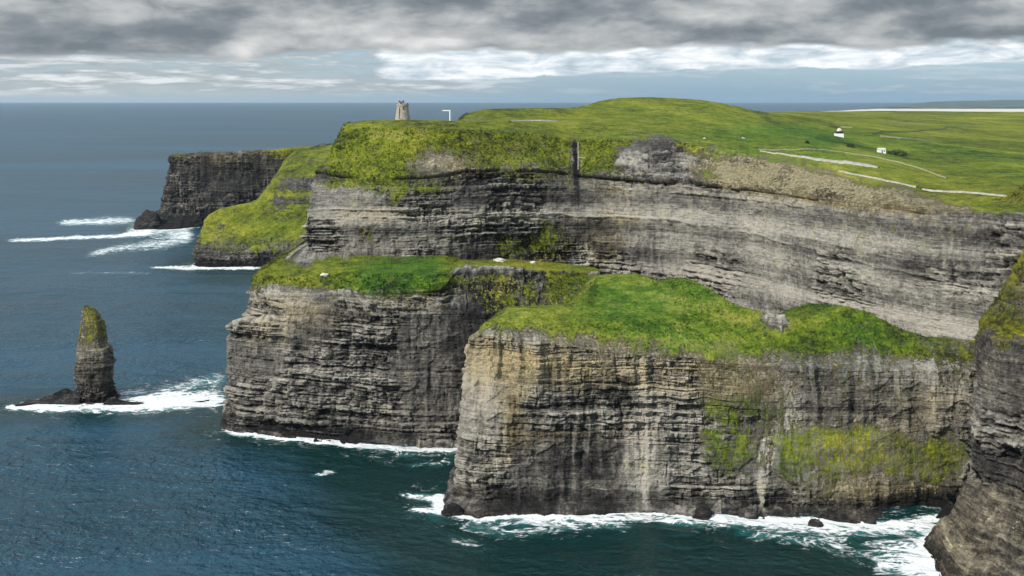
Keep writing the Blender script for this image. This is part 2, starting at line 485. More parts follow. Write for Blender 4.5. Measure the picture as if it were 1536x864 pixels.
# ---- front headland
cF = (600, 1520); nF = 960; csF = np.linspace(*cF, nF)
F1 = [S_(600, 700, 660), S_(625, 684, 690), S_(650, 661, 742), S_(680, 662, 764), S_(710, 700, 775), (800, 772), (900, 770), (960, 770),
      (1040, 776), (1080, 779), (1150, 780), (1250, 784), (1330, 787), (1400, 780), (1460, 768), (1520, 760)]
F2 = [(600, 705, 650, 620), (625, 692, 670, 560), (650, 686, 718, 525), (680, 690, 742, 508), (710, 715, 750, 503), (800, 751, 503), (900, 749, 503),
      (1040, 752, 501), (1150, 757, 500), (1250, 762, 498), (1330, 765, 500), (1400, 764, 505), (1460, 750, 506), (1520, 745, 508)]
F3 = [(600, 710, 600, 640), (625, 696, 610, 570), (650, 691, 640, 532), (680, 692, 640, 515), (710, 712, 640, 509), (800, 640, 508), (900, 640, 508),
      (1040, 648, 508), (1150, 650, 507), (1250, 650, 505), (1330, 652, 504), (1400, 652, 506), (1460, 648, 508), (1520, 648, 510)]
F4 = [(600, 730, 520, 650), (625, 705, 520, 575), (650, 698, 530, 540), (680, 702, 516, 522), (710, 722, 502, 518), (760, 507, 515), (850, 518, 514), (950, 531, 514),
      (1000, 532, 514), (1100, 545, 512), (1200, 550, 511), (1300, 555, 510), (1400, 556, 510), (1460, 552, 511), (1520, 550, 513)]
F5 = [(600, 750, 490, 655), (625, 724, 492, 580), (650, 722, 490, 550), (680, 728, 487, 535), (710, 742, 484, 530), (760, 484, 532), (850, 487, 535), (950, 480, 545),
      (1000, 480, 550), (1100, 500, 540), (1200, 510, 530), (1300, 503, 528), (1400, 530, 520), (1460, 532, 516), (1520, 532, 517)]
F6 = [(600, 770, 475, 660), (625, 747, 478, 590), (650, 742, 478, 560), (680, 744, 477, 548), (710, 752, 473, 548), (760, 467, 552), (850, 462, 565), (880, 440, 590),
      (900, 414, 640), (960, 412, 640), (1000, 425, 610), (1030, 419, 605), (1065, 432, 590), (1100, 455, 570), (1150, 472, 552), (1200, 480, 545), (1240, 468, 545),
      (1270, 461, 545), (1310, 474, 540), (1360, 495, 530), (1400, 509, 524), (1460, 513, 520), (1520, 513, 520)]
loft('front_headland', [under(F1, csF), F1, F2, F3, F4, F5, F6, back(F6, csF, 60, -10)], 1, *cF, nF,
     [6, 34, 150, 170, 100, 80, 20], [-0.6, -0.6, -0.5, -0.22, 0.34, 1.0, 1.0, 1.0], viv=0.50, tone0=0.60, och0=0.22, vert=0.85, tufts=9000,
     gpaint=[(1305, 682, 500, 130, 48, 0.95), (1290, 722, 500, 150, 44, 0.5), (1120, 640, 505, 95, 110, 0.27), (1200, 690, 500, 40, 50, 0.6), (1430, 690, 500, 40, 50, 0.9), (1280, 660, 500, 80, 14, 0.5), (1100, 590, 505, 45, 36, 0.85), (1090, 690, 505, 45, 50, 0.8), (1190, 690, 500, 40, 60, 0.5),
             (1000, 500, 540, 60, 20, 0.2), (1160, 478, 550, 14, 12, -0.9), (1085, 490, 545, 12, 14, -0.5), (1000, 690, 505, 40, 40, 0.4)],
     paint=[(900, 590, 505, 75, 26, -0.42), (890, 680, 505, 90, 40, -0.38), (960, 650, 505, 14, 90, 0.42), (980, 620, 505, 25, 40, 0.3), (1172, 660, 503, 12, 7, 0.8), (1156, 676, 503, 8, 14, 0.9), (1146, 705, 503, 6, 22, 0.9), (1142, 738, 503, 6, 22, 0.9), (965, 580, 508, 5, 50, 0.95), (972, 660, 508, 6, 45, 0.95), (966, 725, 505, 4, 30, 0.5), (940, 690, 506, 3, 30, 0.4), (1010, 600, 507, 4, 40, 0.35), (860, 700, 506, 3, 40, 0.35), (905, 620, 508, 3, 40, 0.35),
            (1195, 640, 500, 14, 20, 0.6), (720, 600, 510, 35, 70, 0.22), (1100, 570, 510, 45, 20, 0.28), (1300, 600, 505, 130, 30, -0.12),
            (780, 735, 505, 130, 30, -0.30), (1390, 755, 500, 70, 22, -0.5), (1200, 772, 500, 200, 12, -0.35), (800, 545, 512, 130, 30, 0.25), (960, 550, 510, 120, 14, 0.16), (1050, 660, 505, 30, 60, 0.25)],
     ochp=[(1310, 738, 500, 140, 24, 0.5), (740, 560, 512, 60, 50, 0.15), (950, 560, 512, 200, 30, 0.35), (770, 630, 508, 20, 50, 0.5), (850, 650, 508, 70, 12, 0.4), (800, 540, 512, 120, 30, 0.5), (1100, 575, 510, 60, 30, 0.5), (1350, 620, 505, 120, 50, 0.3)],
     vivp=[(1310, 690, 500, 140, 60, -0.40), (850, 490, 535, 140, 18, -0.05), (1000, 470, 560, 130, 34, 0.5), (1290, 490, 540, 70, 28, 0.5), (1420, 535, 520, 60, 20, -0.45)])

trim_shore(52)

# ---- middle headland below the upper cliff
cM = (300, 900); nM = 640; csM = np.linspace(*cM, nM)
M1 = [S_(300, 372, 600), S_(320, 352, 622), S_(335, 338, 638), S_(360, 354, 646), (400, 652), (450, 660), (520, 668), (600, 672), (690, 672), (760, 668), (840, 655), (900, 640)]
M2 = [(300, 380, 590, 690), (320, 358, 615, 645), (335, 342, 626, 634), (360, 356, 634, 626), (400, 640, 618), (450, 647, 611), (520, 655, 604), (600, 659, 600), (690, 660, 599), (760, 655, 606), (840, 640, 626), (900, 625, 650)]
M3 = [(300, 385, 480, 700), (320, 356, 486, 650), (335, 346, 487, 634), (360, 362, 483, 630), (400, 480, 626), (450, 478, 620), (520, 475, 613), (600, 472, 608), (690, 470, 608), (760, 468, 618), (840, 460, 640), (900, 455, 660)]
M4 = [(300, 400, 470, 704), (320, 382, 476, 657), (335, 371, 479, 642), (360, 380, 476, 638), (400, 404, 474, 633), (450, 474, 624), (520, 472, 615), (600, 470, 609), (690, 468, 609), (760, 466, 619), (840, 458, 641), (900, 453, 661)]
M5 = [(300, 406, 430, 707), (320, 386, 440, 662), (335, 375, 443, 645), (360, 383, 446, 641), (400, 446, 636), (450, 445, 629), (520, 442, 620), (600, 438, 614), (660, 434, 613), (690, 404, 640), (760, 404, 655), (840, 409, 680), (900, 413, 700)]
M6 = [(300, 410, 400, 714), (320, 393, 410, 677), (335, 379, 412, 662), (360, 392, 412, 660), (400, 416, 655), (450, 416, 650), (520, 412, 640), (600, 410, 632), (660, 412, 630), (690, 399, 650), (760, 400, 667), (840, 405, 690), (900, 409, 707)]
M7 = [(300, 440, 376, 737), (320, 430, 378, 722), (335, 400, 397, 692), (360, 420, 388, 697), (400, 440, 380, 705), (450, 462, 375, 712), (520, 382, 705), (600, 387, 700), (660, 388, 698), (690, 394, 700), (760, 396, 707), (840, 400, 722), (900, 405, 732)]
loft('middle_headland', [under(M1, csM), M1, M2, M3, M4, M5, M6, M7, back(M7, csM, 60, 0)], 2, *cM, nM,
     [6, 20, 200, 12, 36, 40, 34, 8], [-0.6, -0.6, -0.5, -0.15, 0.0, 0.25, 0.95, 0.85, 0.6], viv=0.25, tone0=0.52, soft=1, vert=0.45, lips=[(5, 8, 1.0, 1.4, 0.25)], tufts=5000,
     gpaint=[(590, 412, 640, 85, 28, 0.8), (735, 430, 645, 40, 30, 0.10), (810, 438, 660, 70, 26, 0.55), (865, 435, 680, 45, 24, 0.6), (500, 375, 710, 60, 12, -1.2), (700, 398, 660, 30, 5, -0.9), (790, 398, 670, 60, 4, -0.8), (400, 510, 630, 20, 30, 0.35), (490, 443, 622, 110, 3, -0.5)],
     paint=[(640, 520, 610, 80, 60, -0.12), (720, 430, 640, 45, 60, -0.42), (790, 435, 660, 70, 34, -0.45), (700, 560, 600, 30, 90, -0.2), (460, 455, 626, 120, 8, 0.28), (500, 376, 705, 60, 10, 0.5), (560, 500, 612, 90, 30, 0.05), (480, 640, 612, 110, 25, -0.15), (395, 465, 640, 30, 20, 0.2), (740, 397, 660, 90, 4, 0.5)],
     ochp=[(450, 470, 626, 90, 30, 0.45), (400, 500, 630, 50, 25, 0.4), (620, 450, 612, 60, 20, 0.3), (500, 376, 705, 60, 10, -0.2), (400, 425, 650, 60, 16, 0.1)],
     vivp=[(875, 435, 680, 45, 30, 0.45), (590, 412, 640, 85, 30, 0.9), (430, 400, 670, 60, 16, 0.08)])

# ---- upper cliff, plateau and hill
cB = (380, 1700); nB = 1000; csB = np.linspace(*cB, nB)
B1 = [(380, 560, 420, 900), (420, 500, 400, 780), (445, 466, 390, 725), (462, 463, 388, 708), (500, 395, 708), (600, 400, 706), (700, 415, 715), (860, 430, 738), (1000, 470, 722), (1100, 500, 680), (1250, 520, 598), (1400, 535, 542), (1470, 540, 525), (1536, 545, 505), (1700, 560, 470)]
B2 = [(380, 565, 330, 905), (420, 505, 325, 788), (445, 466, 320, 735), (462, 460, 318, 714), (500, 318, 714), (600, 318, 714), (700, 320, 723), (860, 322, 745), (1000, 330, 728), (1100, 345, 687), (1250, 385, 605), (1400, 420, 548), (1470, 437, 530), (1536, 455, 510), (1700, 480, 475)]
B3 = [(380, 570, 280, 910), (420, 512, 268, 800), (445, 474, 262, 750), (462, 478, 258, 732), (500, 262, 726), (560, 268, 722), (640, 266, 724), (700, 258, 732), (760, 256, 745), (830, 258, 752), (862, 262, 755), (900, 266, 752), (1000, 272, 735), (1100, 281, 694), (1250, 302, 613), (1330, 312, 580), (1400, 321, 552), (1470, 322, 540), (1536, 325, 522), (1700, 340, 490)]
B4 = [(380, 580, 230, 930), (420, 525, 228, 830), (445, 502, 235, 778), (462, 494, 238, 748), (500, 508, 206, 754), (560, 192, 765), (640, 193, 768), (700, 195, 770), (760, 199, 772), (830, 204, 775), (862, 208, 777), (900, 209, 778), (1000, 209, 780), (1050, 219, 760), (1100, 230, 733), (1180, 247, 690), (1250, 264, 650), (1330, 287, 600), (1400, 315, 562), (1470, 317, 548), (1536, 319, 530), (1700, 332, 500)]
B5 = [(380, 600, 200, 980), (420, 560, 192, 870), (445, 525, 192, 820), (462, 508, 200, 785), (500, 522, 185, 790), (560, 181, 800), (640, 181, 800), (690, 182, 805), (760, 184, 815), (860, 189, 850), (960, 189, 880), (1100, 201, 860), (1180, 216, 800), (1250, 233, 740), (1330, 256, 680), (1400, 281, 630), (1470, 287, 610), (1536, 292, 590), (1700, 305, 560)]
B5b = [(380, 620, 205, 1000), (420, 570, 196, 900), (445, 550, 190, 870), (462, 530, 190, 850), (500, 540, 184, 850), (560, 566, 183, 850), (640, 183, 850), (680, 183, 860), (700, 181, 900), (760, 180, 930), (860, 177, 980), (900, 174, 1000), (965, 171, 1020), (1060, 173, 1020), (1130, 181, 1030), (1180, 191, 1030), (1250, 206, 980), (1330, 227, 880), (1400, 247, 800), (1470, 252, 770), (1536, 258, 740), (1700, 268, 700)]
B6 = [(380, 640, 230, 1050), (420, 590, 215, 930), (445, 570, 205, 920), (462, 550, 205, 910), (500, 555, 200, 920), (560, 575, 198, 920), (640, 648, 196, 930), (682, 688, 188, 950), (694, 694, 176, 975), (710, 710, 167, 1000), (740, 163, 1020), (800, 162, 1050), (860, 161, 1080), (880, 157.5, 1100), (900, 151, 1150), (935, 146, 1180), (965, 145, 1200), (1010, 146.5, 1200), (1060, 150.5, 1200), (1100, 157.5, 1200), (1130, 165, 1250), (1160, 170, 1300), (1250, 186, 1300), (1330, 201, 1100), (1400, 216, 1000), (1470, 223, 960), (1536, 229, 930), (1700, 236, 900)]
B7 = [(380, 700, 300, 1200), (462, 650, 300, 1100), (560, 620, 290, 1080), (640, 680, 290, 1080), (690, 720, 250, 1150), (740, 182, 1250), (800, 181, 1250), (965, 175, 1500), (1100, 172, 1600), (1130, 170, 1650), (1160, 170.5, 1700), (1250, 176, 2000), (1330, 184, 1700), (1400, 191, 1600), (1536, 201, 1500), (1700, 206, 1450)]
B8 = [(380, 720, 330, 1500), (640, 720, 330, 1500), (700, 740, 300, 1500), (800, 230, 1700), (965, 179, 2100), (1100, 169, 2500), (1130, 168.3, 2600), (1250, 166.7, 3000), (1330, 165.5, 3000), (1400, 166, 3000), (1536, 167, 3000), (1700, 167, 3000)]
B8b = row_pts(B8, csB) + np.array([0, 2600, 0]) * 1.0
B8b[:, 0] *= 1.6; B8b[:, 2] = np.minimum(B8b[:, 2] - 45, 120)

def b_tone(z): return 0.05 + 0.14 * np.sin(z / 3.1) + 0.12 * np.exp(-((z - 124) / 5.0) ** 2) - 0.1 * sstep(128, 140, z)
plateau = loft('upper_cliff_and_plateau', [back(B1, csB, 4, -70), B1, B2, B3, B4, B5, B5b, B6, B7, B8, B8b], 3, *cB, nB,
     [20, 110, 80, 70, 30, 24, 40, 20, 14, 6], [-0.4, -0.4, -0.25, 0.25, 0.75, 1.1, 1.2, 1.2, 1.2, 1.2, 1.2], viv=0.34, tone0=0.62, soft=1, vert=0.25, lips=[(3, 3, 1.8, 2.2, -0.1), (2, 14, 1.0, 0.4, 0.18)], tufts=8000, shore=None, tone_top=b_tone, tide=-50, gamp=0.5, gsmooth=0.75,
     gpaint=[(525, 225, 745, 60, 34, 0.7), (520, 252, 732, 50, 10, 0.35), (530, 276, 722, 60, 5, 0.5), (650, 284, 722, 70, 6, 0.5), (470, 300, 722, 30, 5, 0.4), (600, 230, 740, 110, 35, 0.35), (780, 230, 750, 110, 30, 0.5), (590, 290, 720, 20, 30, 0.7), (552, 354, 712, 14, 24, 0.85), (740, 372, 730, 70, 26, 0.65), (830, 372, 740, 50, 40, 0.85), (925, 385, 730, 45, 30, 0.4),
             (985, 238, 750, 50, 22, -1.5), (1100, 262, 705, 60, 18, 0.2), (1200, 272, 660, 90, 16, 0.25), (1310, 298, 600, 70, 14, 0.2), (900, 240, 765, 24, 24, 0.5), (1075, 262, 715, 25, 14, 0.5), (1020, 262, 735, 20, 8, -0.6),
             (863, 240, 766, 6, 40, -1.6), (720, 178, 985, 30, 3, -1.4), (1450, 330, 540, 60, 10, -0.7), (640, 225, 745, 18, 28, -0.25)],
     paint=[(863, 240, 760, 5, 50, -0.7), (740, 360, 725, 80, 30, -0.38), (850, 370, 740, 90, 36, -0.42), (790, 285, 745, 70, 22, -0.42), (700, 280, 728, 30, 18, -0.28), (1000, 240, 750, 28, 14, -0.38), (880, 382, 738, 14, 12, 0.75),
            (1150, 430, 650, 90, 16, 0.18), (1360, 470, 560, 110, 16, 0.30), (1430, 490, 535, 60, 14, 0.2), (1200, 265, 660, 140, 30, -0.08), (1440, 400, 540, 90, 40, -0.20), (1300, 400, 580, 60, 40, -0.05), (540, 355, 712, 80, 26, -0.1), (560, 300, 716, 90, 20, 0.12), (1050, 330, 700, 120, 40, 0.05), (800, 325, 740, 200, 6, 0.2)],
     ochp=[(632, 240, 742, 45, 14, 0.38), (600, 208, 755, 40, 9, 0.3), (700, 252, 735, 34, 20, 0.45), (560, 200, 760, 60, 10, 0.2), (1130, 255, 700, 80, 24, 0.75), (1220, 275, 655, 90, 20, 0.8), (910, 285, 750, 40, 18, 0.4), (900, 375, 738, 40, 30, 0.5), (930, 330, 735, 40, 14, 0.5), (560, 320, 714, 90, 14, 0.3), (840, 240, 760, 30, 30, 0.3), (1320, 303, 590, 90, 14, 0.8)],
     vivp=[(960, 165, 1100, 190, 25, 0.10), (1100, 215, 850, 140, 18, 0.3), (780, 215, 765, 100, 22, -0.15), (1450, 240, 900, 160, 40, 0.2), (1300, 210, 1000, 200, 14, 0.35), (1150, 193, 1000, 110, 8, 0.6), (1260, 203, 950, 90, 7, 0.4)])

# ---- cliffs on the right, close to the viewpoint
cN = (1440, 1750); nN = 330; csN = np.linspace(*cN, nN)
N1 = [S_(1440, 1482, 740), S_(1455, 1465, 758), S_(1475, 1473, 775), (1536, 800), (1640, 840), (1750, 880)]
N2 = [(1440, 1480, 600, 520), (1455, 1465, 605, 500), (1475, 1477, 608, 490), (1536, 615, 470), (1640, 630, 440), (1750, 640, 410)]
N3 = [(1440, 1482, 510, 525), (1455, 1468, 505, 503), (1475, 1476, 502, 495), (1500, 1500, 510, 482), (1536, 520, 475), (1640, 540, 445), (1750, 560, 410)]
N4 = [(1440, 1484, 480, 530), (1455, 1472, 482, 515), (1475, 1482, 480, 506), (1500, 1505, 485, 497), (1536, 490, 492), (1640, 500, 465), (1750, 510, 430)]
N5 = [(1440, 1512, 420, 540), (1455, 1494, 450, 525), (1475, 1503, 430, 518), (1500, 1522, 405, 510), (1536, 1545, 375, 505), (1640, 330, 480), (1750, 300, 440)]
N6 = [(1440, 1560, 350, 545), (1455, 1532, 392, 535), (1475, 1533, 385, 530), (1500, 1543, 365, 525), (1536, 1560, 340, 520), (1640, 290, 500), (1750, 270, 460)]
loft('right_cliff', [under(N1, csN), N1, N2, N3, N4, N5, N6, back(N6, csN, 60, 0)], 4, *cN, nN,
     [6, 130, 80, 24, 70, 30, 10], [-0.6, -0.6, -0.3, 0.2, 0.7, 0.35, 0.9, 1.0], viv=0.1, tone0=0.42, amp=1.2, vert=0.4, tufts=4000,
     gpaint=[(1510, 490, 490, 50, 14, 0.5), (1500, 440, 515, 14, 40, 0.5), (1525, 455, 510, 16, 26, -0.4), (1510, 410, 512, 30, 30, 0.4), (1520, 525, 478, 40, 20, 0.35)], ochp=[(1520, 440, 510, 40, 50, 0.5), (1490, 560, 485, 40, 40, 0.3)],
     paint=[(1500, 690, 480, 60, 50, -0.15)])
cO = (1370, 1660); nO = 330; csO = np.linspace(*cO, nO)
O1 = [S_(1370, 1450, 800), S_(1385, 1400, 806), S_(1395, 1384, 816), S_(1405, 1397, 838), S_(1420, 1408, 866), S_(1480, 1450, 930), S_(1560, 1520, 1000), S_(1660, 1640, 1080)]
O2 = [(1370, 1450, 770, 475), (1385, 1435, 762, 468), (1395, 1432, 768, 463), (1405, 1436, 782, 455), (1420, 1448, 806, 442), (1480, 1490, 850, 425), (1560, 1560, 900, 395), (1660, 1660, 960, 360)]
O3 = [(1370, 1460, 730, 470), (1385, 1448, 727, 466), (1395, 1452, 723, 462), (1405, 1470, 722, 458), (1420, 1490, 724, 452), (1480, 1536, 735, 440), (1560, 1600, 750, 425), (1660, 1680, 780, 400)]
loft('near_rock_spur', [under(O1, csO), O1, O2, O3, back(O3, csO, 30, -12)], 5, *cO, nO,
     [6, 110, 90, 20], [-0.6, -0.55, -0.2, 0.05, 0.1], viv=0.1, tone0=0.42, amp=0.8, vert=0.5, tamp=0.6, och0=0.55, tide=4,
     gpaint=[(1500, 790, 440, 30, 40, 0.2)])

# ---- far headlands on the left
cG = (250, 540); nG = 300; csG = np.linspace(*cG, nG)
G1 = [S_(250, 322, 385), S_(275, 293, 396), S_(287, 290, 400), (330, 402), (390, 402), (470, 402), (540, 402)]
G2 = [(250, 332, 350, 1320), (275, 298, 358, 1255), (287, 300, 366, 1240), (330, 373, 1235), (390, 376, 1232), (470, 380, 1232), (540, 380, 1232)]
G3 = [(250, 336, 332, 1400), (275, 306, 334, 1300), (287, 314, 322, 1310), (330, 313, 1330), (360, 307, 1340), (385, 301, 1345), (400, 288, 1360), (430, 268, 1385), (470, 262, 1390), (540, 260, 1390)]
G4 = [(250, 345, 330, 1500), (275, 320, 330, 1450), (287, 322, 324, 1450), (330, 316, 1460), (360, 308, 1460), (385, 299, 1440), (400, 281, 1430), (430, 250, 1440), (470, 243, 1440), (540, 243, 1440)]
G5 = [(250, 350, 340, 1600), (287, 330, 336, 1600), (330, 326, 1600), (385, 312, 1600), (400, 300, 1580), (430, 236, 1540), (450, 223.5, 1530), (470, 220, 1520), (500, 215.5, 1520), (540, 213, 1520)]
loft('far_green_headland', [under(G1, csG), G1, G2, G3, G4, G5, back(G5, csG, 120, -60)], 6, *cG, nG,
     [4, 36, 60, 30, 30, 10], [-0.9, -0.9, 0.1, 0.75, 0.6, 1.1, 1.1], viv=0.32, vert=0.3, tone0=0.30, amp=1.3, gamp=1.6,
     gpaint=[(380, 340, 1290, 90, 30, 0.7), (460, 275, 1390, 40, 8, -1.0), (450, 298, 1370, 40, 5, -0.5)], och0=0.05)
cK = (190, 540); nK = 360; csK = np.linspace(*cK, nK)
K1 = [S_(190, 262, 322), S_(205, 230, 333), S_(215, 204, 343), S_(240, 240, 345), (290, 341), (340, 336), (420, 330), (540, 330)]
K2 = [(190, 270, 300, 1750), (205, 247, 309, 1690), (215, 242, 313, 1645), (240, 260, 320, 1630), (290, 318, 1635), (340, 312, 1640), (420, 305, 1640), (540, 300, 1640)]
K3 = [(190, 285, 238, 1760), (205, 263, 235.5, 1710), (215, 252.5, 234, 1680), (240, 262, 233, 1670), (290, 231.5, 1665), (340, 230, 1660), (400, 227, 1640), (440, 223, 1620), (500, 217, 1600), (540, 214, 1590)]
loft('far_dark_headland', [under(K1, csK), K1, K2, K3, back(K3, csK, 50, 1), back(K3, csK, 200, -70)], 7, *cK, nK,
     [4, 40, 100, 8, 8], [-0.6, -0.6, -0.4, 0.2, 0.8, 0.9], viv=0.1, tone0=0.20, vert=0.7, amp=1.3, tide=16,
     gpaint=[(430, 228, 1620, 60, 9, 0.9), (420, 290, 1640, 20, 16, 0.5)], ochp=[(330, 245, 1660, 90, 14, 0.5)])

# ------------------------------------------------------------------ sea stack
def stack():
    d0 = sea_d(606)
    prof = [(616, 109, 183), (606, 110, 181), (598, 111, 177), (590, 112, 174), (584, 112.5, 171), (570, 113, 170), (556, 112.5, 170), (546, 112, 172.5), (543, 113, 173), (540, 113.5, 170),
            (529, 114, 170), (521, 113.5, 168), (519, 114.5, 161), (514, 115.5, 159.5), (505, 117, 158.5), (497, 118, 157), (488, 119, 155), (480, 120, 152), (474, 121, 149), (469, 121.5, 144), (464, 122.5, 137), (459, 125, 130)]
    na = 160
    zs, lx, rx = [], [], []
    for v, a, b in prof:
        zs.append(H_ - (v - VH) / F_ * (d0 + 9)); lx.append((a - UC) / F_ * (d0 + 9)); rx.append((b - UC) / F_ * (d0 + 9))
    zz = np.linspace(zs[0], zs[-1], 230)
    l = np.interp(zz, zs, lx)[:, None]; r = np.interp(zz, zs, rx)[:, None]
    th = np.linspace(0, 2 * np.pi, na, endpoint=False)[None, :]
    cx = (l + r) / 2; hw = (r - l) / 2
    sq = 1.0 / np.maximum(np.abs(np.cos(th)), np.abs(np.sin(th))) ** 0.45
    # clockwise from below so that the faces look outwards
    dx, dy = np.cos(th) * sq, np.sin(th) * sq
    x = cx + hw * dx * 0.85; y = d0 + 10 + hw * 0.85 * dy; z = zz[:, None] + 0 * th
    S = th * 14.0 + 0 * z
    seam = 0.5 - 0.5 * np.cos(th)
    d, tn = rock_field(S * 1.3, z * 1.15, 9, 0.5, 0.0)
    d = d - np.mean(d, axis=0, keepdims=True) * 0.8
    zt = H_ - (524 - VH) / F_ * d0
    g = sstep(zt - 8, zt + 10, z + 9 * fbm(S / 6, z / 6, 3, 3)) * 1.0 - 0.2 + 0.9 * fbm(S / 5, z / 12, 8, 3)
    g = g * np.ones_like(z)
    n = np.stack([dx + 0 * z, dy + 0 * z], -1); n /= np.linalg.norm(n, axis=-1, keepdims=True)
    d = d + 2.0 * fbm(S / 6, z / 7, 41, 4, 0.6) + 1.4 * (ridge(S / 5, z / 30, 43, 3) - 0.5)
    dd = (d - d.mean()) * (1.25 - 0.65 * sstep(zt - 6, zt + 6, z))
    x = x + n[..., 0] * dd; y = y + n[..., 1] * dd
    tone = 0.36 + tn + 0.25 * sstep(20, 40, z) - 0.3 * sstep(10, 3, z)
    P = np.stack([x, y, z], -1)
    A = np.stack([g, np.full_like(z, 0.12) + 0 * x, tone, np.full_like(z, 0.42)], -1).reshape(-1, 4)
    top = np.array([[cx[-1, 0], d0 + 10, zz[-1] + 0.8]])
    F4 = grid_faces(230, na, True)
    k = (229 * na)
    F = np.concatenate([F4, np.stack([k + np.arange(na), k + (np.arange(na) + 1) % na, np.full(na, 230 * na), np.full(na, 230 * na)], -1)[:, [0, 1, 2, 2]]]) if False else F4
    root = empty('sea_stack', (float(cx[10, 0]), d0 + 10, 0))
    tag(root, 'tall dark sea stack with grassy pointed top rising from the surf', 'sea stack')
    def loc(P): return P - np.array([float(cx[10, 0]), d0 + 10, 0])
    np_mesh('pillar', loc(P.reshape(-1, 3)), F, CLIFF, {'m': A}, parent=root)
    # shelves awash at its foot
    def shelf(nm, pts, seed):
        n = 220; m = 40
        t = np.linspace(0, 1, n)
        pu = np.interp(t, [p[0] for p in pts], [p[1] for p in pts]); pv = np.interp(t, [p[0] for p in pts], [p[2] for p in pts])
        hh = np.interp(t, [p[0] for p in pts], [p[3] for p in pts]); ww = np.interp(t, [p[0] for p in pts], [p[4] for p in pts])
        ds = sea_d(pv); X0 = (pu - UC) / F_ * ds
        a = np.linspace(-1, 1, m)[:, None]
        yy = ds[None] + ww[None] * a
        zz_ = hh[None] * np.sqrt(np.clip(1 - a * a, 0, 1)) * (0.7 + 1.2 * (fbm(X0[None] / 6, yy / 5, seed, 4) + 0.1)) - 0.8
        xx = X0[None] + 0 * a
        dt, tn = rock_field(xx + yy * 0.3, zz_ * 3, seed, 0.5)
        zz_ = zz_ + 0.35 * dt * (1 - a * a)
        P = np.stack([xx, yy, zz_], -1)
        A = np.stack([np.full_like(xx, -.6), np.full_like(xx, .1), 0.06 + tn * 0.5, np.full_like(xx, 0.1)], -1).reshape(-1, 4)
        np_mesh(nm, loc(P.reshape(-1, 3)), grid_faces(m, n), CLIFF, {'m': A}, parent=root)
        SHORES.append(np.stack([X0, ds - ww], -1))
    shelf('rock_shelf', [(0, 24, 608, 1.5, 5), (0.15, 40, 606, 4, 7), (0.5, 78, 603, 6, 8), (0.75, 100, 602, 9, 9), (1, 128, 602, 12, 10)], 4)
    shelf('rock_shelf', [(0, 160, 605, 5, 7), (0.1, 190, 605.5, 2.2, 5), (0.4, 240, 606, 1.3, 4), (0.7, 290, 604, 1.3, 4), (1, 335, 599, 1.0, 4)], 6)
    SHORES.append(np.stack([np.interp(np.linspace(0, 1, 60), [0, 1], [lx[1], rx[1]]), np.full(60, d0 - 1)], -1))
    return root
stack()

